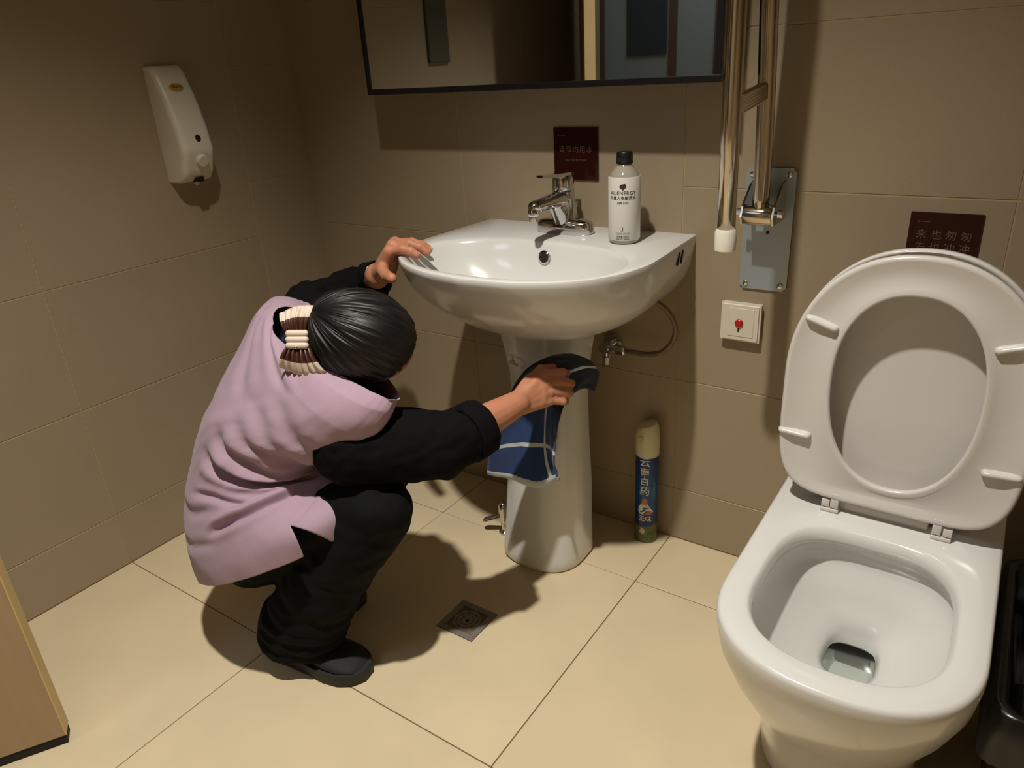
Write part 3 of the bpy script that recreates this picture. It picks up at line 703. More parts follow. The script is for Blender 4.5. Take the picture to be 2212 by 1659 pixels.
# ------------------------------------------------------------------ fold-up grab bar
gb = thing('grab_bar', 'stainless steel fold-up grab bar on a wall plate right of the mirror', 'grab bar', (1.371, 0, 0.695))
bm = boxm(-0.049, -0.005, 0, 0.049, 0, 0.250)
bmesh.ops.bevel(bm, geom=[e for e in bm.edges if abs(e.verts[0].co.y - e.verts[1].co.y) > 0.003], offset=0.006, segments=3, affect='EDGES')
mk('wall_plate', bm, M_BRUSH, gb, smooth=30)
for x, z in ((-0.036, 0.012), (0.036, 0.012), (-0.036, 0.238), (0.036, 0.238)):
    bm = bmesh.new(); lathe(bm, [(0, -0.004), (0.0065, -0.004), (0.0055, -0.0085), (0, -0.010)], 12, (x, 0, z), 'Y'); mk('screw', bm, M_CHROME, gb, smooth=40)
bm = bmesh.new(); lathe(bm, [(0, -0.0045), (0.0035, -0.0045), (0.0035, -0.0058), (0, -0.0058)], 12, (0.002, 0, 0.122), 'Y'); mk('screw_hole', bm, M_DARK, gb)
# bracket cheeks, pivot barrel and pin
for x in (-0.034, 0.027):
    bm = bmesh.new(); pr = [(-0.004, 0.150), (-0.004, 0.228), (-0.03, 0.222), (-0.074, 0.186), (-0.082, 0.166), (-0.074, 0.150)]
    ring_loft(bm, [[Vector((x + dx, y, z)) for y, z in pr] for dx in (0, 0.004)]); mk('bracket_cheek', bm, M_STEEL, gb)
bm = bmesh.new(); lathe(bm, [(0, -0.029), (0.0195, -0.029), (0.0205, -0.020), (0.0205, 0.018), (0.0195, 0.026), (0, 0.026)], 28, (0, -0.062, 0.168), 'X'); mk('pivot_barrel', bm, M_STEEL, gb, smooth=40)
bm = bmesh.new(); lathe(bm, [(0, -0.046), (0.0075, -0.046), (0.0075, -0.038), (0.005, -0.036), (0.005, 0.034), (0.0085, 0.035), (0.0085, 0.044), (0, 0.044)], 8, (0, -0.062, 0.172), 'X'); mk('pivot_pin', bm, M_CHROME, gb, smooth=30)
X0 = 0.0
R_B = 0.016
bm = bmesh.new()
top = 1.50 - 0.695
arc = [(X0, -0.062, 0.185), (X0 + 0.001, -0.072, 0.35), (X0 + 0.002, -0.098, 0.53), (X0 + 0.002, -0.11, top - 0.1)]
arcp = [Vector(p) for p in arc]
y1, y2 = -0.112, -0.250
P = [Vector((X0, -0.062, 0.176)), Vector((X0, -0.070, 0.30)), Vector((X0, -0.086, 0.42)), Vector((X0, -0.104, 0.54)), Vector((X0, y1, 0.66))]
P = catmull(P, 5)
cy_ = (y1 + y2) / 2; rr_ = (y1 - y2) / 2
for k in range(1, 13): a = PI * k / 12; P.append(Vector((X0 - 0.006 * k / 12, cy_ + rr_ * math.cos(a), top - 0.07 + rr_ * math.sin(a))))
P += [Vector((X0 - 0.008, y2, 0.60)), Vector((X0 - 0.006, y2, 0.40)), Vector((X0 - 0.002, y2 - 0.002, 0.165))]
tube(bm, P, R_B, 24, spline=False); mk('rail', bm, M_STEEL, gb, smooth=True)
bm = bmesh.new(); [capsule(bm, (X0, -0.080, 0.398 + q_), (X0 - 0.004, y2, 0.380 + q_), 0.008, 0.008, 14, 3) for q_ in (-0.010, -0.005, 0.0, 0.005, 0.010)]; mk('cross_strut', bm, M_STEEL, gb, smooth=True)
bm = bmesh.new(); lathe(bm, [(0, -0.042), (0.014, -0.042), (0.0185, -0.038), (0.0192, -0.006), (0.0165, 0.0), (0, 0.0)], 28, (X0 - 0.002, y2 - 0.002, 0.180)); mk('end_cap', bm, M_CAPW, gb, smooth=40)

# ------------------------------------------------------------------ emergency button
eb = thing('emergency_button', 'white square wall switch with a red button below the grab bar plate', 'switch', (1.334, 0, 0.577))
mk('back_box', boxm(-0.041, -0.012, 0.002, 0.041, 0, 0.084), M_WPLAST, eb)
bm = boxm(-0.043, -0.020, 0, 0.043, -0.010, 0.086)
bmesh.ops.bevel(bm, geom=[e for e in bm.edges if (e.verts[0].co.y + e.verts[1].co.y) / 2 < -0.0199], offset=0.004, segments=3, affect='EDGES')
mk('cover_plate', bm, M_WPLAST, eb, smooth=30)
mk('rocker_panel', boxm(-0.026, -0.0212, 0.012, 0.030, -0.0195, 0.076, bev=0.0007, seg=1), M_WPLAST, eb)
bm = bmesh.new(); lathe(bm, [(0, -0.020), (0.0088, -0.020), (0.0088, -0.0245), (0.007, -0.026), (0, -0.026)], 24, (-0.001, 0, 0.043), 'Y'); mk('red_button', bm, M_RED, eb, smooth=40)
mk('key_slot', boxm(-0.0035, -0.0220, 0.023, -0.0003, -0.021, 0.031), M_DARK, eb)

# ------------------------------------------------------------------ toilet
TX = 1.692
def dring(z, hw, yb, yf, ym=None, nf=2.5, nb=5.0, n=72, cx=0.0):
    if ym is None: ym = yf + (yb - yf) * 0.42
    out = []
    for i in range(n):
        t = 2 * PI * i / n; c, s = math.cos(t), math.sin(t)
        if s >= 0: x = hw * math.copysign(abs(c) ** (2 / nf), c); y = ym - (ym - yf) * s ** (2 / nf)
        else: x = hw * math.copysign(abs(c) ** (2 / nb), c); y = ym + (yb - ym) * abs(s) ** (2 / nb)
        out.append(Vector((cx + x, y, z)))
    return out
toi = thing('toilet', 'white porcelain toilet with the seat and lid raised, at the right', 'toilet', (TX, 0, 0))
bm = bmesh.new(); R = []
for z, hw, yf in ((0.0, 0.124, -0.585), (0.012, 0.127, -0.592), (0.06, 0.126, -0.60), (0.13, 0.132, -0.625), (0.20, 0.146, -0.665), (0.27, 0.163, -0.708), (0.33, 0.176, -0.735), (0.375, 0.180, -0.747), (0.392, 0.180, -0.748), (0.398, 0.178, -0.746), (0.400, 0.174, -0.742)):
    R.append(dring(z, hw, -0.004, yf, ym=yf + 0.17, nf=2.3, nb=14))
for z, hw, yb, yf in ((0.4003, 0.141, -0.358, -0.706), (0.398, 0.137, -0.362, -0.702), (0.391, 0.133, -0.367, -0.698), (0.381, 0.131, -0.369, -0.696), (0.372, 0.133, -0.367, -0.698), (0.366, 0.140, -0.360, -0.704), (0.356, 0.146, -0.352, -0.709), (0.335, 0.147, -0.351, -0.709), (0.318, 0.144, -0.356, -0.705), (0.30, 0.135, -0.368, -0.694), (0.275, 0.115, -0.376, -0.668), (0.25, 0.090, -0.386, -0.61), (0.228, 0.064, -0.392, -0.560), (0.216, 0.049, -0.392, -0.522), (0.207, 0.043, -0.393, -0.502), (0.195, 0.040, -0.394, -0.490), (0.165, 0.037, -0.392, -0.482), (0.150, 0.030, -0.394, -0.472)):
    R.append(dring(z, hw, yb, yf, nf=2.5, nb=3.4))
ring_loft(bm, R); mk('bowl', bm, M_PORC, toi, smooth=50)
bm = bmesh.new(); ring_loft(bm, [dring(0.190, 0.0394, -0.394, -0.489, nf=2.5, nb=3.4), dring(0.1895, 0.0392, -0.394, -0.489, nf=2.5, nb=3.4)]); mk('water', bm, M_WATER, toi)
mk('flush_passage', boxm(-0.030, -0.404, 0.152, 0.030, -0.392, 0.186, bev=0.004), M_DARK, toi)
# seat and lid raised; u across, v up from the hinge, w towards the room (-y)
tilt = math.radians(-1.5)
def up_pt(u, v, wv, y0): return Vector((u, y0 - wv * math.cos(tilt) - v * math.sin(tilt) * 1.0, 0.412 + v * math.cos(tilt) - wv * math.sin(tilt)))
def seat_out(sc=1.0, off=0.0, v0=0.014, v1=0.455, n=96):
    pts = []
    vm = v1 - 0.215; hw = 0.184 - off
    for i in range(n):
        t = 2 * PI * i / n; c, s = math.cos(t), math.sin(t)
        if s >= 0: u = hw * math.copysign(abs(c) ** (2 / 2.15), c); v = vm + (v1 - off - vm) * s ** (2 / 2.15)
        else: u = hw * math.copysign(abs(c) ** (2 / 5.5), c) * (1 - 0.02 * abs(s)); v = vm + (v0 + off - vm) * abs(s) ** (2 / 5.5)
        pts.append((u, v))
    return pts
def seat_in(off=0.0, n=96):
    pts = []; hw = 0.108 + off; v1, v0 = 0.392 + off, 0.058 - off; vm = 0.235
    for i in range(n):
        t = 2 * PI * i / n; c, s = math.cos(t), math.sin(t); p = 2.25
        u = hw * math.copysign(abs(c) ** (2 / p), c)
        v = vm + (v1 - vm) * s ** (2 / p) if s >= 0 else vm + (v0 - vm) * abs(s) ** (2 / p)
        pts.append((u, v))
    return pts
YS = -0.306
bm = bmesh.new()
# visible face = underside of the ring, slightly dished, with rounded lips
seq = [(seat_out(0, 0.003), 0.000), (seat_out(0, 0.0), 0.004), (seat_out(0, 0.0), 0.013), (seat_out(0, 0.0035), 0.0165), (seat_out(0, 0.008), 0.0155), (seat_out(0, 0.020), 0.0115)]
mid = [((a[0] * 0.5 + b[0] * 0.5), (a[1] * 0.5 + b[1] * 0.5)) for a, b in zip(seat_out(0, 0.0), seat_in(0.0))]
seq += [(mid, 0.0105), (seat_in(0.012), 0.0125), (seat_in(0.005), 0.0165), (seat_in(0.001), 0.015), (seat_in(0.0), 0.011), (seat_in(0.003), 0.0)]
vr = [[bm.verts.new(up_pt(u, v, wv, YS)) for u, v in pts] for pts, wv in seq]
n = len(vr[0])
for a, b in zip(vr, vr[1:] + [vr[0]]):
    for i in range(n): bm.faces.new((a[i], a[(i + 1) % n], b[(i + 1) % n], b[i]))
seat = mk('seat_ring', bm, M_SEAT, toi, smooth=60)
for u, v, a in ((-0.134, 0.333, -18), (0.134, 0.333, 18), (-0.157, 0.128, -3), (0.152, 0.128, 3)):
    bm = bmesh.new(); ca, sa = math.cos(math.radians(a)), math.sin(math.radians(a)); hl = 0.022
    capsule(bm, up_pt(u - hl * ca, v - hl * sa, 0.010, YS), up_pt(u + hl * ca, v + hl * sa, 0.010, YS), 0.0062, 0.0062, 14, 4, squash=((0, 1, 0), 2.0)); mk('bumper', bm, M_SEAT, seat, smooth=True)
YL = -0.262
bm = bmesh.new()
seq = [(seat_out(0, 0.003, v0=-0.007), 0.0), (seat_out(0, -0.001, v0=-0.007), 0.006), (seat_out(0, -0.001, v0=-0.007), 0.020), (seat_out(0, 0.002, v0=-0.007), 0.022), (seat_out(0, 0.006, v0=-0.007), 0.020), (seat_out(0, 0.010, v0=-0.007), 0.012), (seat_out(0, 0.022, v0=-0.007), 0.007), (seat_out(0, 0.07, v0=-0.007), 0.006)]
vr = [[bm.verts.new(up_pt(u, v, wv, YL)) for u, v in pts] for pts, wv in seq]
for a, b in zip(vr[:-1], vr[1:]):
    for i in range(n): bm.faces.new((a[i], a[(i + 1) % n], b[(i + 1) % n], b[i]))
bm.faces.new(vr[-1]); bm.faces.new(list(reversed(vr[0])))
mk('lid', bm, M_SEAT, toi, smooth=60)
bm = boxm(-0.079, -0.304, 0.3965, 0.070, -0.268, 0.420, bev=0.003); mk('hinge_cover', bm, M_SEAT, toi, smooth=30)
for sgn, x in ((-1, -0.098), (1, 0.076)):
    bm = bmesh.new(); box(bm, x, -0.323, 0.4005, x + 0.030, -0.285, 0.4075, bev=0.002); mk('hinge_foot', bm, M_SEAT, toi, smooth=30)
    a0 = x + (0.015 if sgn < 0 else 0.0005); b0 = x + (0.0005 if sgn < 0 else 0.0165)
    mk('hinge_arm', boxm(a0, -0.321, 0.4095, a0 + 0.0135, -0.300, 0.438, bev=0.0012), M_SEAT, toi, smooth=30)
    mk('hinge_block', boxm(b0, -0.321, 0.4095, b0 + 0.0135, -0.290, 0.424, bev=0.0012), M_SEAT, toi, smooth=30)

# ------------------------------------------------------------------ black waste bin right of the toilet
wb = thing('waste_bin', 'black waste bin with a black liner beside the toilet at the right edge', 'waste bin', (2.03, -0.38, 0))
def rr_ring(z, hx, hy, rc=0.03, n=8):
    out = []
    for qx, qy, a0 in ((1, 1, 0), (-1, 1, 90), (-1, -1, 180), (1, -1, 270)):
        for k in range(n + 1):
            a = math.radians(a0 + 90 * k / n); out.append(Vector((qx * (hx - rc) + rc * math.cos(a), qy * (hy - rc) + rc * math.sin(a), z)))
    return out
bm = bmesh.new(); ring_loft(bm, [rr_ring(0, .115, .16), rr_ring(0.004, .118, .163), rr_ring(0.30, .140, .195), rr_ring(0.305, .143, .198), rr_ring(0.315, .143, .198), rr_ring(0.315, .135, .19), rr_ring(0.02, .11, .155)], cap1=True); mk('bin_body', bm, M_BIN, wb, smooth=40)
bm = bmesh.new(); R = []
for z, g, am in ((0.23, 0.010, 0.006), (0.27, 0.009, 0.004), (0.316, 0.006, 0.001), (0.322, 0.0, 0.001), (0.316, -0.012, 0.001), (0.22, -0.02, 0.006), (0.10, -0.045, 0.01)):
    ring = rr_ring(z, .140 + g, .195 + g); q = []
    for i, p in enumerate(ring):
        d = Vector((p.x, p.y, 0)).normalized(); k = noise.noise(Vector((i * 0.9, z * 9, 2)))
        q.append(p + d * k * am + Vector((0, 0, (k * 0.02 if z == 0.23 else 0))))
    R.append(q)
ring_loft(bm, R, cap0=False, cap1=True); mk('bin_liner', bm, M_LINER, wb, smooth=True)

# ================================================================== PERSON
per = thing('person', 'person with dark hair in a lilac tunic crouching beside the wash basin, wiping its pedestal', 'person', (0.66, -0.70, 0))
POFF = Matrix.Translation((-0.66, 0.70, 0))
def pmesh(name, me, m, parent=per, smooth=True):
    me.transform(POFF); me.update(); return mk(name, me, m, parent, smooth=smooth)
def pbm(name, bm, m, parent=per, smooth=True):
    bmesh.ops.transform(bm, matrix=POFF, verts=bm.verts); return mk(name, bm, m, parent, smooth=smooth)
V = Vector
# joints
HIPR, HIPL = V((0.54, -0.80, 0.25)), V((0.54, -0.65, 0.28))
KNR, KNL = V((0.880, -0.718, 0.398)), V((0.765, -0.575, 0.40))
ANR, ANL = V((0.655, -0.805, 0.085)), V((0.49, -0.63, 0.085))
CHEST = V((0.665, -0.655, 0.585)); BELLY = V((0.575, -0.70, 0.42)); PELV = V((0.56, -0.722, 0.28))
SHL, SHR = V((0.545, -0.520, 0.690)), V((0.825, -0.700, 0.572))
ELL, WRL = V((0.49, -0.285, 0.680)), V((0.634, -0.392, 0.748))
ELR, WRR = V((0.966, -0.598, 0.506)), V((1.020, -0.428, 0.531))
NECK0, NECK1 = V((0.700, -0.625, 0.640)), V((0.77, -0.632, 0.685))
HC = V((0.828, -0.642, 0.712))
HU = (0.72 * right + 0.10 * down - 0.65 * fwd).normalized(); HF = (0.60 * right + 0.35 * down + 0.72 * fwd); HF = (HF - HU * HF.dot(HU)).normalized(); HR = HF.cross(HU)
def hp(f, r, u): return HC + HF * f + HR * r + HU * u
body = bmesh.new()
ellipsoid(body, HC, (HR, HF, HU), (0.079, 0.096, 0.102))
ellipsoid(body, hp(0.030, 0, -0.055), (HR, HF, HU), (0.055, 0.062, 0.060))
capsule(body, hp(0.066, 0, -0.098), hp(0.072, 0, -0.090), 0.022, 0.020)           # chin
capsule(body, hp(0.093, 0, 0.000), hp(0.108, 0, -0.030), 0.008, 0.011)           # nose
for s in (-1, 1):
    capsule(body, hp(0.100, 0.010 * s, -0.033), hp(0.096, 0.012 * s, -0.034), 0.007, 0.006)
    capsule(body, hp(0.083, 0.018 * s, 0.014), hp(0.070, 0.045 * s, 0.010), 0.012, 0.011)   # brow
    capsule(body, hp(0.068, 0.040 * s, -0.030), hp(0.050, 0.055 * s, -0.028), 0.018, 0.015)  # cheek
    # ear
    for k in range(7):
        a = math.radians(-60 + 40 * k); b_ = math.radians(-60 + 40 * (k + 1))
        if k < 6: capsule(body, hp(-0.006 + 0.012 * math.sin(a), 0.079 * s, -0.006 + 0.024 * math.cos(a)), hp(-0.006 + 0.012 * math.sin(b_), 0.079 * s, -0.006 + 0.024 * math.cos(b_)), 0.0052, 0.0052, 8, 3)
    ellipsoid(body, hp(-0.004, 0.073 * s, -0.008), (HF, HU, HR), (0.013, 0.022, 0.006), 12, 8)
capsule(body, hp(0.092, -0.018, -0.062), hp(0.092, 0.018, -0.062), 0.007, 0.007)   # lips
capsule(body, hp(0.089, -0.015, -0.070), hp(0.089, 0.015, -0.070), 0.0075, 0.0075)
capsule(body, NECK0, hp(-0.030, 0, -0.050), 0.056, 0.052)
# torso
capsule(body, CHEST, BELLY, 0.09, 0.10); capsule(body, BELLY, PELV, 0.11, 0.13)
capsule(body, SHL, NECK0, 0.042, 0.05); capsule(body, SHR, NECK0, 0.042, 0.05); capsule(body, SHL, CHEST, 0.045, 0.085); capsule(body, SHR, CHEST, 0.045, 0.085)
# arms: upper arm thicker than forearm
capsule(body, SHL, ELL, 0.044, 0.036); capsule(body, ELL, ELL.lerp(WRL, 0.3), 0.035, 0.036); capsule(body, ELL.lerp(WRL, 0.3), WRL, 0.036, 0.028)
capsule(body, SHR, ELR, 0.046, 0.038); capsule(body, ELR, ELR.lerp(WRR, 0.3), 0.037, 0.039); capsule(body, ELR.lerp(WRR, 0.3), WRR, 0.039, 0.0265)
# legs
for h_, k_, a_ in ((HIPR, KNR, ANR), (HIPL, KNL, ANL)):
    capsule(body, h_, k_, 0.085, 0.052); capsule(body, k_, k_.lerp(a_, 0.35), 0.050, 0.052); capsule(body, k_.lerp(a_, 0.35), a_, 0.052, 0.034)
    capsule(body, a_, a_ + V((0.10, 0.02, -0.045)), 0.030, 0.018)
# left hand: palm outside the rim, fingers over it, thumb under it
def finger(bm, pts, r0, r1):
    P = [V(p) for p in pts]
    for i in range(len(P) - 1):
        a = r0 + (r1 - r0) * i / (len(P) - 1); b = r0 + (r1 - r0) * (i + 1) / (len(P) - 1)
        capsule(bm, P[i], P[i + 1], a, b, 12, 4)
    for p in P[1:-1]: ellipsoid(bm, p, ((1, 0, 0), (0, 1, 0), (0, 0, 1)), (r0 * 1.06,) * 3, 10, 8)
LM = [V((0.688, -0.400, 0.808)), V((0.680, -0.380, 0.816)), V((0.669, -0.361, 0.816)), V((0.659, -0.343, 0.809))]
LP = [V((0.722, -0.395, 0.8145)), V((0.720, -0.370, 0.821)), V((0.708, -0.348, 0.819)), V((0.692, -0.329, 0.812))]
LD = [V((0.741, -0.391, 0.8105)), V((0.742, -0.362, 0.813)), V((0.729, -0.338, 0.811)), V((0.709, -0.320, 0.8085))]
LT = [V((0.753, -0.386, 0.803)), V((0.755, -0.356, 0.802)), V((0.741, -0.332, 0.801)), V((0.719, -0.314, 0.801))]
for i in range(4):
    capsule(body, WRL + V((0.010, -0.002 + 0.007 * i, 0.004)), LM[i], 0.023, 0.0150, 12, 4)
    rr2 = [0.0105, 0.0107, 0.0100, 0.0088][i]
    finger(body, [LM[i], LP[i], LD[i], LT[i]], rr2, rr2 * 0.84)
for i in range(3): capsule(body, LM[i].lerp(WRL, 0.3), LM[i + 1].lerp(WRL, 0.3), 0.0155, 0.0155, 10, 3)
capsule(body, WRL + V((0.008, -0.006, 0.006)), V((0.674, -0.414, 0.772)), 0.0195, 0.0140)      # thumb mount
finger(body, [V((0.676, -0.418, 0.770)), V((0.707, -0.437, 0.765)), V((0.740, -0.456, 0.769))], 0.0135, 0.0112)
# right hand: closed around the cloth against the pedestal
RM = [V((1.040, -0.352, 0.572)), V((1.052, -0.352, 0.555)), V((1.058, -0.358, 0.537)), V((1.058, -0.366, 0.519))]
RP = [V((1.064, -0.322, 0.568)), V((1.078, -0.326, 0.549)), V((1.082, -0.334, 0.530)), V((1.078, -0.344, 0.512))]
RD = [V((1.060, -0.300, 0.556)), V((1.074, -0.304, 0.537)), V((1.076, -0.313, 0.518)), V((1.072, -0.325, 0.502))]
RT = [V((1.044, -0.292, 0.547)), V((1.057, -0.294, 0.528)), V((1.059, -0.304, 0.509)), V((1.057, -0.316, 0.494))]
for i in range(4):
    capsule(body, WRR + V((0.0, 0.006, 0.006 - 0.006 * i)), RM[i], 0.018, 0.0115, 12, 4)
    rr2 = [0.0096, 0.0098, 0.0092, 0.0082][i]
    finger(body, [RM[i], RP[i], RD[i], RT[i]], rr2, rr2 * 0.84)
for i in range(3): capsule(body, RM[i].lerp(WRR, 0.25), RM[i + 1].lerp(WRR, 0.25), 0.0135, 0.0135, 10, 3)
capsule(body, WRR + V((0.0, 0.01, 0.010)), V((1.016, -0.372, 0.562)), 0.018, 0.013)
finger(body, [V((1.016, -0.372, 0.560)), V((1.022, -0.340, 0.572)), V((1.036, -0.312, 0.570))], 0.0115, 0.0093)
me = bake(body, 0.0032, 3, 0.5)
pmesh('body', me, M_SKIN)
for s in (-1, 1):
    bm = bmesh.new(); ellipsoid(bm, hp(0.078, 0.030 * s, -0.001), (HR, HF, HU), (0.0125, 0.010, 0.008), 16, 10)
    e_ = pbm('eye', bm, M_CAPW)
    bm = bmesh.new(); ellipsoid(bm, hp(0.0865, 0.030 * s, -0.001), (HR, HF, HU), (0.0055, 0.002, 0.0055), 14, 8); o = pbm('iris', bm, M_DARK, e_)
for T_, D_ in zip(LT + [V((0.740, -0.456, 0.769))], LD + [V((0.707, -0.437, 0.765))]):
    d = (T_ - D_).normalized(); up = V((0, 0, 1)) if T_.z > 0.79 else V((0.3, -1, 0.2)); up = (up - d * d.dot(up)).normalized()
    bm = bmesh.new(); ellipsoid(bm, T_ + d * 0.001 + up * 0.0062, (d, d.cross(up), up), (0.0058, 0.0045, 0.0016), 12, 6); pbm('fingernail', bm, M_NAIL)

# ---- black long-sleeved shirt
def fbm(co, f, seed=0.0):
    out = np.empty(len(co))
    for i, c in enumerate(co): out[i] = noise.noise((c[0] * f[0] + seed, c[1] * f[1] + seed * 1.7, c[2] * f[2] - seed))
    return out
bm = bmesh.new()
capsule(bm, SHL + V((-0.005, -0.01, 0.0)), ELL, 0.060, 0.052); capsule(bm, ELL, ELL.lerp(WRL, 0.82), 0.053, 0.035)
SC_ = SHR + V((0.012, -0.012, -0.046))
capsule(bm, SC_, ELR + V((-0.005, -0.01, 0.0)), 0.080, 0.067); capsule(bm, ELR + V((-0.005, -0.01, 0)), V((1.000, -0.562, 0.520)), 0.064, 0.055)
capsule(bm, CHEST, BELLY, 0.112, 0.117)
capsule(bm, SHL, NECK0, 0.060, 0.062); capsule(bm, SC_, NECK0, 0.066, 0.062)
capsule(bm, CHEST, NECK0, 0.105, 0.07); capsule(bm, SHL, CHEST, 0.065, 0.10); capsule(bm, SHR, CHEST, 0.07, 0.10)
me = bake(bm, 0.0045, 8, 0.5)
def fold_shirt(co, no):
    d = fbm(co, (26, 26, 26), 3.1); e = fbm(co, (60, 14, 60), 9.0)
    w_ = np.clip((0.80 - co[:, 0]) * 6, 0, 1)
    cl = np.exp(-((co[:, 0] - 1.03) ** 2 + (co[:, 1] + 0.49) ** 2) / 0.0012)
    return co + no * ((0.0055 * d + 0.004 * e) * (0.7 + w_ * 0.8))[:, None]
displace(me, fold_shirt)
shirt = pmesh('shirt', me, M_SHIRT)
def cuff(c, d, r, wd, name='cuff'):
    c, d = V(c), V(d).normalized(); u, v = frame(d); bm = bmesh.new(); rs = []
    for h_, k in ((-wd, 0.96), (-wd * 0.9, 1.04), (0, 1.06), (wd * 0.9, 1.03), (wd, 0.98), (wd * 0.95, 0.90), (-wd, 0.88)):
        rs.append([c + d * h_ + (u * math.cos(2 * PI * i / 32) + v * math.sin(2 * PI * i / 32)) * r * k * (1 + 0.02 * math.sin(i * 2.1)) for i in range(32)])
    ring_loft(bm, rs, cap0=False, cap1=False); return pbm(name, bm, M_SHIRT, shirt)
cuff(ELL.lerp(WRL, 0.84), WRL - ELL, 0.034, 0.020)
cuff(V((1.002, -0.556, 0.522)), V((0.035, 0.194, 0.011)), 0.055, 0.022)
# navy collar at the nape
bm = bmesh.new()
nd = (NECK1 - NECK0).normalized(); u, v = frame(nd); rs = []
for h_, r in ((-0.030, 0.094), (-0.010, 0.088), (0.012, 0.080), (0.030, 0.073), (0.031, 0.069), (0.0, 0.078)):
    rs.append([NECK0 + nd * h_ + (u * math.cos(2 * PI * i / 40) + v * math.sin(2 * PI * i / 40)) * r * (1 + 0.03 * noise.noise(V((i * 0.5, h_ * 30, 0)))) for i in range(40)])
ring_loft(bm, rs, False, False); pbm('collar', bm, M_NAVY)

# ---- lilac tunic: rings along the rounded back, folds pushed into the cloth
RK = [ # centre, lateral, front, a(lateral), b(back), bf(front)
    (V((0.730, -0.622, 0.682)), V((0.80, -0.46, -0.38)), V((0.38, 0.72, -0.58)), 0.092, 0.082, 0.070),
    (V((0.706, -0.630, 0.668)), V((0.80, -0.46, -0.38)), V((0.38, 0.72, -0.58)), 0.158, 0.104, 0.085),
    (V((0.684, -0.640, 0.640)), V((0.80, -0.46, -0.36)), V((0.42, 0.66, -0.60)), 0.196, 0.116, 0.105),
    (V((0.656, -0.654, 0.594)), V((0.72, -0.62, -0.31)), V((0.60, 0.42, -0.50)), 0.190, 0.132, 0.12),
    (V((0.620, -0.670, 0.542)), V((0.50, -0.84, -0.20)), V((0.78, 0.25, -0.38)), 0.176, 0.148, 0.13),
    (V((0.590, -0.690, 0.480)), V((0.25, -0.96, -0.10)), V((0.97, 0.1, -0.15)), 0.168, 0.158, 0.14),
    (V((0.574, -0.708, 0.412)), V((0.06, -1.0, 0.0)), V((0.99, 0.0, 0.12)), 0.174, 0.168, 0.19),
    (V((0.577, -0.722, 0.345)), V((0.0, -1.0, 0.0)), V((0.95, 0.0, 0.33)), 0.186, 0.188, 0.26),
    (V((0.592, -0.728, 0.290)), V((0.0, -1.0, 0.0)), V((0.91, 0.0, 0.42)), 0.193, 0.203, 0.29),
    (V((0.612, -0.728, 0.235)), V((0.02, -1.0, 0.0)), V((0.90, 0.0, 0.44)), 0.193, 0.207, 0.27),
    (V((0.635, -0.728, 0.190)), V((0.03, -1.0, 0.0)), V((0.90, 0.0, 0.45)), 0.188, 0.195, 0.22),
]
NU, NV = 260, 230
def keyv(t):
    x = t * (len(RK) - 1); i = min(int(x), len(RK) - 2); f_ = x - i
    def cr(a, b, c, d): return 0.5 * ((2 * b) + (c - a) * f_ + (2 * a - 5 * b + 4 * c - d) * f_ * f_ + (3 * b - a - 3 * c + d) * f_ ** 3)
    g = lambda k: RK[max(0, min(len(RK) - 1, k))]
    return tuple(cr(g(i - 1)[q], g(i)[q], g(i + 1)[q], g(i + 2)[q]) for q in range(6))
grid = []
SLIT = math.radians(52); T0 = 0.735; TEND = 0.872
def neck0(ph):            # where the neckline starts, lower at the nape
    d_ = (ph - math.radians(262) + PI) % (2 * PI) - PI
    return 0.115 * math.exp(-(d_ / 0.75) ** 2)
for j in range(NV + 1):
    row = []
    for i in range(NU):
        u_ = i / (NU - 1); ph = SLIT + 2 * PI * u_   # 0 = right side, 90 = front, 180 = left, 270 = back; seam at the side slit
        tn = neck0(ph); t = tn + (TEND - tn) * j / NV
        if t > T0: ph += 0.25 * (t - T0) / (TEND - T0) * max(0, 1 - u_ * 4)
        c, l, f_, a, b, bf = keyv(t); l = l.normalized(); f_ = (f_ - l * l.dot(f_)).normalized()
        cs, sn = math.cos(ph), math.sin(ph)
        n_ = 2.3; ex_ = V([float(np.interp(t, [0, .1, .2, .3, .4], q_)) for q_ in ((.129, .10, .06, .035, 0), (-.022, -.012, -.015, .005, 0), (-.02, .007, .006, -.01, 0))]) * max(0, cs) ** 1.3
        rr_ = (abs(cs) ** n_ + abs(sn) ** n_) ** (-1 / n_)
        row.append((c + ex_ + l * a * rr_ * cs + f_ * (bf if sn > 0 else b) * rr_ * sn, ph, t))
    grid.append(row)
P0 = np.array([[list(p[0]) for p in r] for r in grid])
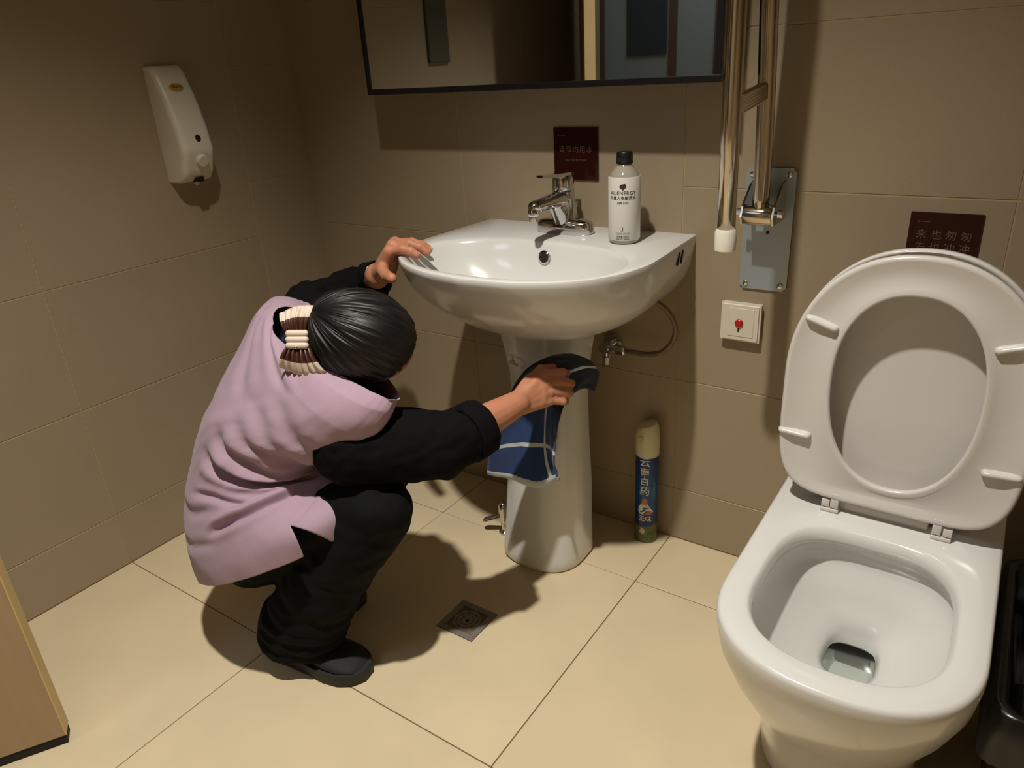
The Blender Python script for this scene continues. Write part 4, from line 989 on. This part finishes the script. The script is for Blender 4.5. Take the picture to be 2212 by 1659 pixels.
# normals by finite differences
du = np.gradient(P0, axis=1); du[:, 0] = du[:, -1] = du[:, 0] + du[:, -1]; dv = np.gradient(P0, axis=0); Nn = np.cross(du, dv); Nn /= np.linalg.norm(Nn, axis=2, keepdims=True) + 1e-9
cen = P0.mean(axis=1, keepdims=True); sgn = np.sign((Nn * (P0 - cen)).sum(2, keepdims=True)); sgn[sgn == 0] = 1; Nn *= sgn
PH = np.array([[p[1] for p in r] for r in grid]); TT = np.array([[p[2] for p in r] for r in grid])
D = np.zeros_like(PH)
def groove(pts, depth, width, lip=0.7):
    '''a valley with a raised lip above it, running along (degrees, t) points over the cloth'''
    global D
    U = np.unwrap(np.radians([p[0] for p in pts])); c3 = catmull([(u_, p[1], 0) for u_, p in zip(U, pts)], 6)
    C_ = np.array([[p.x, p.y] for p in c3]); um = C_[:, 0].mean()
    ph = (PH - um + PI) % (2 * PI) - PI + um
    X = ph * 0.185; Y = TT * 0.62; best = np.full(PH.shape, 9.0); sg = np.zeros(PH.shape); par = np.zeros(PH.shape)
    n_ = len(C_) - 1
    for k in range(n_):
        ax, ay = C_[k, 0] * 0.185, C_[k, 1] * 0.62; bx, by = C_[k + 1, 0] * 0.185, C_[k + 1, 1] * 0.62
        dx, dy = bx - ax, by - ay; L2 = dx * dx + dy * dy + 1e-12
        q = np.clip(((X - ax) * dx + (Y - ay) * dy) / L2, 0, 1); ex, ey = X - ax - q * dx, Y - ay - q * dy
        d = np.hypot(ex, ey); m_ = d < best
        best = np.where(m_, d, best); sg = np.where(m_, np.sign(ex * dy - ey * dx), sg); par = np.where(m_, (k + q) / n_, par)
    win = np.clip(par * 4, 0, 1) * np.clip((1 - par) * 4, 0, 1); win = win * win * (3 - 2 * win)
    e = best * sg
    D += win * (-depth * np.exp(-(e / width) ** 2) + depth * lip * np.exp(-((e - width * 2.0) / (width * 1.4)) ** 2) + depth * lip * 0.5 * np.exp(-((e + width * 2.0) / (width * 1.4)) ** 2))
for a in (([(318, .45), (340, .475), (0, .489), (30, .50), (55, .52), (80, .57)], .016, .0085, .8),
          ([(5, .70), (18, .665), (35, .63), (48, .60), (68, .575)], .013, .0080, .8),
          ([(335, .585), (0, .575), (20, .59), (32, .60)], .006, .007, .6),
          ([(310, .38), (330, .415), (353, .425), (36, .465)], .0085, .0075, .7),
          ([(300, .33), (330, .37), (357, .37), (36, .42)], .0075, .0075, .7),
          ([(296, .28), (326, .33), (0, .355), (50, .44)], .0065, .0080, .7),
          ([(290, .22), (322, .28), (350, .30), (30, .33)], .0045, .0090, .7),
          ([(238, .06), (262, .14), (286, .20), (310, .23)], .0060, .0085, .8),
          ([(226, .10), (248, .22), (275, .29), (300, .33)], .0055, .0095, .8),
          ([(222, .20), (240, .32), (268, .40), (300, .43)], .0045, .0100, .8),
          ([(320, .62), (345, .64), (10, .62)], .0045, .009, .7),
          ([(77, .60), (66, .66), (53, .735)], .0035, .004, .4),
          ([(330, .72), (350, .73), (15, .725)], .003, .010, .8), ([(230, .45), (265, .52), (300, .52)], .005, .012, .8)):
    groove(*a)
for j in range(NV + 1):
    for i in range(NU):
        ph, t = PH[j, i], TT[j, i]
        D[j, i] += 0.003 * noise.noise((3 * math.cos(ph), 3 * math.sin(ph), t * 9)) + 0.0010 * noise.noise((9 * math.cos(ph), 9 * math.sin(ph), t * 14))
        D[j, i] += 0.002 * np.clip((t - 0.7) * 5, 0, 1) * math.sin(ph * 7 + 1.0)
P1 = P0 + Nn * D[..., None]
bm = bmesh.new()
D[:, -1] = D[:, 0] * (TT[:, 0] < T0) + D[:, -1] * (TT[:, 0] >= T0); P1 = P0 + Nn * D[..., None]
P1[:, -1][TT[:, 0] < T0] = P1[:, 0][TT[:, 0] < T0]
vv = [[bm.verts.new(P1[j, i]) for i in range(NU)] for j in range(NV + 1)]
for j in range(NV + 1):
    if TT[j, 0] < T0: bm.verts.remove(vv[j][-1]); vv[j][-1] = vv[j][0]
for j in range(NV):
    for i in range(NU - 1):
        k = i + 1
        bm.faces.new((vv[j][i], vv[j][k], vv[j + 1][k], vv[j + 1][i]))
bmesh.ops.delete(bm, geom=[v for v in bm.verts if not v.link_faces], context='VERTS')
bmesh.ops.recalc_face_normals(bm, faces=bm.faces)
me = bpy.data.meshes.new('tunic'); bm.to_mesh(me); bm.free()
tun = pmesh('tunic', me, M_TUNIC)
sm = tun.modifiers.new('s', 'SMOOTH'); sm.factor = 0.5; sm.iterations = 2
so = tun.modifiers.new('t', 'SOLIDIFY'); so.thickness = 0.0018; so.offset = -1

# ---- trousers
bm = bmesh.new()
capsule(bm, HIPR + V((0.02, 0.01, -0.005)), KNR + V((-0.01, 0, 0.0)), 0.090, 0.072); capsule(bm, KNR, ANR + V((0.015, 0.0, 0.0)), 0.072, 0.080)
capsule(bm, KNR.lerp(ANR, 0.5), ANR + V((0.01, 0, -0.005)), 0.080, 0.076); capsule(bm, KNR.lerp(ANR, 0.6) + V((0.03, 0, 0)), ANR + V((0.052, 0.008, 0.0)), 0.066, 0.068)
capsule(bm, HIPL + V((0.02, 0, -0.005)), KNL + V((-0.01, 0, 0)), 0.100, 0.072); capsule(bm, KNL, ANL + V((0.012, 0, 0.01)), 0.07, 0.068)
ellipsoid(bm, (0.56, -0.722, 0.27), ((1, 0, 0), (0, 1, 0), (0, 0, 1)), (0.145, 0.165, 0.13))
me = bake(bm, 0.0055, 8, 0.5)
def fold_tr(co, no):
    d = fbm(co, (12, 12, 30), 5.5); e = fbm(co, (30, 30, 45), 1.2)
    low = np.clip((0.2 - co[:, 2]) * 8, 0, 1)
    out = co + no * (0.006 * d + 0.003 * e + 0.004 * low * np.sin(co[:, 2] * 190 + co[:, 0] * 40))[:, None]
    out[:, 2] = np.maximum(out[:, 2], 0.045)
    return out
displace(me, fold_tr); pmesh('trousers', me, M_TROUS)

# ---- shoes
def shoe(heel, toe, name):
    heel, toe = V(heel), V(toe); d = toe - heel; L = d.length; d.normalize(); s_ = V((-d.y, d.x, 0))
    def wid(t): return float(np.interp(t, [0, .04, .12, .3, .5, .68, .82, .93, 1.0], [.020, .030, .036, .035, .040, .047, .045, .033, .010]))
    def hgt(t): return float(np.interp(t, [0, .05, .15, .3, .42, .6, .8, .93, 1.0], [.055, .072, .080, .085, .082, .060, .048, .038, .022]))
    bm = bmesh.new(); rs = []
    for k in range(33):
        t = k / 32; c = heel + d * L * t; w_, h_ = wid(t), hgt(t); ring = []
        for i in range(24):
            a = 2 * PI * i / 24; x = w_ * math.copysign(abs(math.cos(a)) ** 0.8, math.cos(a)); z = 0.018 + (h_ - 0.018) * (0.5 + 0.5 * math.sin(a)) ** 0.9
            ring.append(c + s_ * x * (1 - 0.35 * max(0, (z - 0.03) / 0.06)) + V((0, 0, z)))
        rs.append(ring)
    ring_loft(bm, rs); up = pbm(name, bm, M_SHOE)
    bm = bmesh.new(); rs = []
    out = [(t, wid(t) + 0.005) for t in [k / 32 for k in range(33)]]
    loop = [heel + d * (L * (t * 1.03 - 0.012)) + s_ * w_ for t, w_ in out] + [heel + d * (L * (t * 1.03 - 0.012)) - s_ * w_ for t, w_ in reversed(out)]
    cc = (heel + toe) / 2
    for z, k in ((0.001, 0.97), (0.006, 1.0), (0.022, 1.0), (0.028, 0.975)):
        rs.append([cc + (p - cc) * k + V((0, 0, z + (0.006 if z > 0.02 else 0) * (1 if (p - heel).dot(d) < L * 0.35 else 0))) for p in loop])
    ring_loft(bm, rs); pbm('sole', bm, M_SOLE, up, smooth=50)
    for k in range(4):
        t = 0.46 + k * 0.055; c = heel + d * L * t; h_ = hgt(t)
        bm = bmesh.new(); tube(bm, [c + s_ * 0.022 + V((0, 0, h_ - 0.012)), c + d * 0.006 + V((0, 0, h_ + 0.001)), c + d * 0.010 - s_ * 0.022 + V((0, 0, h_ - 0.012))], 0.0022, 8, 4); pbm('lace', bm, M_LACE, up)
    bm = bmesh.new(); c = heel + d * L * 0.42; tube(bm, [c + V((0, 0, .083)), c + d * 0.02 + s_ * 0.02 + V((0, 0, .086)), c + d * 0.035 + s_ * 0.03 + V((0, 0, .068))], 0.002, 8, 4); pbm('lace', bm, M_LACE, up)
shoe((0.588, -0.818, 0), (0.838, -0.772, 0), 'shoe'); shoe((0.425, -0.64, 0), (0.67, -0.625, 0), 'shoe')

# ---- hair combed back from the forehead to a clip; strands run along the meridians
bm = bmesh.new(); rs = []; NH, NT = 480, 60
POLE = (-HF * 0.93 - HU * 0.10 - HR * 0.02).normalized()
ea = (HU - POLE * HU.dot(POLE)).normalized(); eb_ = POLE.cross(ea)
def lim(al):   # hairline polar angle, al = 0 top, +-90 sides, 180 nape
    a = abs(((al + PI) % (2 * PI)) - PI)
    return math.radians(float(np.interp(math.degrees(a), [0, 35, 60, 80, 92, 110, 140, 180], [124, 119, 101, 79, 66, 59, 55, 52])))
for k in range(NT + 1):
    ring = []
    for i in range(NH):
        al = 2 * PI * i / NH; L_ = lim(al); th = 0.03 + (L_ - 0.03) * k / NT
        dr_ = POLE * math.cos(th) + (ea * math.cos(al) + eb_ * math.sin(al)) * math.sin(th)
        x, y, z = dr_.dot(HR), dr_.dot(HF), dr_.dot(HU)
        rad = 1 / math.sqrt((x / 0.090) ** 2 + (y / 0.108) ** 2 + (z / 0.115) ** 2)
        strand = 0.0016 * noise.noise(V((math.cos(al) * 30, math.sin(al) * 30, th * 2.0))) + 0.0030 * noise.noise(V((math.cos(al) * 9, math.sin(al) * 9, th * 1.2 + 5)))
        edge = -0.010 * max(0, (k / NT - 0.93) / 0.07) ** 1.5
        bun = 0.004 * math.exp(-(th / 0.5) ** 2)
        ring.append(HC + dr_ * (rad + strand * min(1, th * 2) + edge + bun))
    rs.append(ring)
ring_loft(bm, rs, cap0=True, cap1=False)
hair = pbm('hair', bm, M_HAIR)
so = hair.modifiers.new('t', 'SOLIDIFY'); so.thickness = 0.006; so.offset = -1
# folded knot of hair under the clip
CV = V((-0.16, 0.33, 0.93)).normalized()           # long axis of the clip
out = V((0.45, -0.80, 0.40)); out = (out - CV * CV.dot(out)).normalized(); CW = CV.cross(out)
C0 = V((0.778, -0.742, 0.735))
KC = C0 - out * 0.030 + CW * 0.004
bm = bmesh.new(); ellipsoid(bm, KC, (CV, CW, out), (0.042, 0.026, 0.026)); me = bake(bm, 0.003, 2)
displace(me, lambda co, no: co + no * (0.0022 * fbm(co, (120, 40, 40), 2))[:, None]); pmesh('hair_knot', me, M_HAIR, hair)
# ruffled brown satin clip with cream trim and three cream rolls
clip = bpy.data.objects.new('hair_clip', None); COL.objects.link(clip); clip.parent = per; clip['label'] = 'brown satin and cream bow hair clip'
def fan(sign_):
    bm = bmesh.new(); N, Mm = 44, 8; rs = []
    for j in range(Mm + 1):
        t = j / Mm; row = []
        for i in range(N + 1):
            s = -1 + 2 * i / N; sp_ = 0.017 + 0.021 * t ** 0.8
            pl = 0.0038 * math.sin(i * 0.95) * (1.1 - 0.5 * t)
            p = C0 + CV * sign_ * (0.006 + 0.055 * t * (1 - 0.16 * s * s + 0.10 * s)) + CW * s * sp_ * (1 + 0.25 * t * t * (s > 0)) + out * (0.004 + pl - 0.004 * t * t + 0.010 * math.sin(t * PI) + 0.006 * t * noise.noise(V((i * .2, sign_ * 3, 0))))
            row.append(bm.verts.new(p))
        rs.append(row)
    mats_ = []
    for j in range(Mm):
        for i in range(N):
            f_ = bm.faces.new((rs[j][i], rs[j][i + 1], rs[j + 1][i + 1], rs[j + 1][i]))
            f_.material_index = 1 if j >= Mm - 3 else 0
    me = bpy.data.meshes.new('f'); bm.to_mesh(me); bm.free(); me.materials.append(M_CLIPB); me.materials.append(M_CLIPC)
    o = pmesh('ruffle', me, None, clip); q = o.modifiers.new('t', 'SOLIDIFY'); q.thickness = 0.0012
fan(1); fan(-1)
for k in (-1, 0, 1):
    bm = bmesh.new(); c = C0 + CV * (k * 0.0105 + 0.001) + out * 0.013
    capsule(bm, c - CW * 0.015, c + CW * 0.015, 0.0062, 0.0062, 12, 3); pbm('cream_roll', bm, M_CLIPC, clip)
bm = bmesh.new(); ellipsoid(bm, C0 - CV * 0.013 + out * 0.019, (CV, CW, out), (0.003, 0.003, 0.003), 12, 8); pbm('rhinestone', bm, M_SILVER, clip)
# earring and bracelet
bm = bmesh.new(); ellipsoid(bm, hp(0.000, 0.086, -0.034), (HR, HF, HU), (0.0032, 0.0032, 0.0055), 12, 8); pbm('earring', bm, M_SILVER)
bm = bmesh.new(); d = (WRL - ELL).normalized(); u, v = frame(d); c = WRL - d * 0.016
tube(bm, [c + (u * math.cos(2 * PI * i / 24) + v * math.sin(2 * PI * i / 24)) * 0.0285 for i in range(25)], 0.0017, 8, 1); pbm('bracelet', bm, M_SILVER)

# ------------------------------------------------------------------ blue checked cloth in the right hand
rowsC = [
    [V((1.098, -0.245, 0.500)), V((1.104, -0.235, 0.540)), V((1.085, -0.255, 0.578)), V((1.050, -0.285, 0.594)), V((1.020, -0.315, 0.588))],
    [V((1.080, -0.262, 0.510)), V((1.088, -0.262, 0.548)), V((1.060, -0.290, 0.582)), V((1.022, -0.322, 0.588)), V((0.990, -0.345, 0.570))],
    [V((1.060, -0.285, 0.495)), V((1.050, -0.285, 0.530)), V((1.020, -0.300, 0.550)), V((0.990, -0.335, 0.548)), V((0.968, -0.365, 0.530))],
    [V((1.058, -0.322, 0.470)), V((1.030, -0.312, 0.490)), V((1.005, -0.312, 0.500)), V((0.980, -0.335, 0.500)), V((0.955, -0.375, 0.488))],
    [V((1.055, -0.338, 0.425)), V((1.028, -0.325, 0.432)), V((1.000, -0.322, 0.436)), V((0.968, -0.348, 0.438)), V((0.935, -0.392, 0.432))],
    [V((1.054, -0.350, 0.372)), V((1.028, -0.328, 0.372)), V((0.996, -0.338, 0.370)), V((0.960, -0.365, 0.376)), V((0.918, -0.405, 0.378))],
    [V((1.062, -0.350, 0.318)), V((1.046, -0.325, 0.306)), V((1.008, -0.355, 0.286)), V((0.960, -0.372, 0.302)), V((0.905, -0.400, 0.318))],
]
R2 = [catmull(r, 8) for r in rowsC]; cols = list(zip(*R2)); cols = [catmull(list(c), 8) for c in cols]
bm = bmesh.new(); uvl = bm.loops.layers.uv.new('UVMap'); nc, nr = len(cols), len(cols[0])
vs = [[bm.verts.new(cols[i][j] + V((0, 0.004 * noise.noise(V((i * 0.25, j * 0.15, 0))), 0))) for j in range(nr)] for i in range(nc)]
for i in range(nc - 1):
    for j in range(nr - 1):
        f_ = bm.faces.new((vs[i][j], vs[i + 1][j], vs[i + 1][j + 1], vs[i][j + 1]))
        for lp, (a, b) in zip(f_.loops, ((i, j), (i + 1, j), (i + 1, j + 1), (i, j + 1))): lp[uvl].uv = (1 - a / (nc - 1), b / (nr - 1))
towel = mk('cleaning_cloth', bm, M_TOWEL, smooth=True)
q = towel.modifiers.new('t', 'SOLIDIFY'); q.thickness = 0.003; q.offset = 0
tag(towel, 'blue checked cleaning cloth with white lines held against the pedestal', 'cloth')
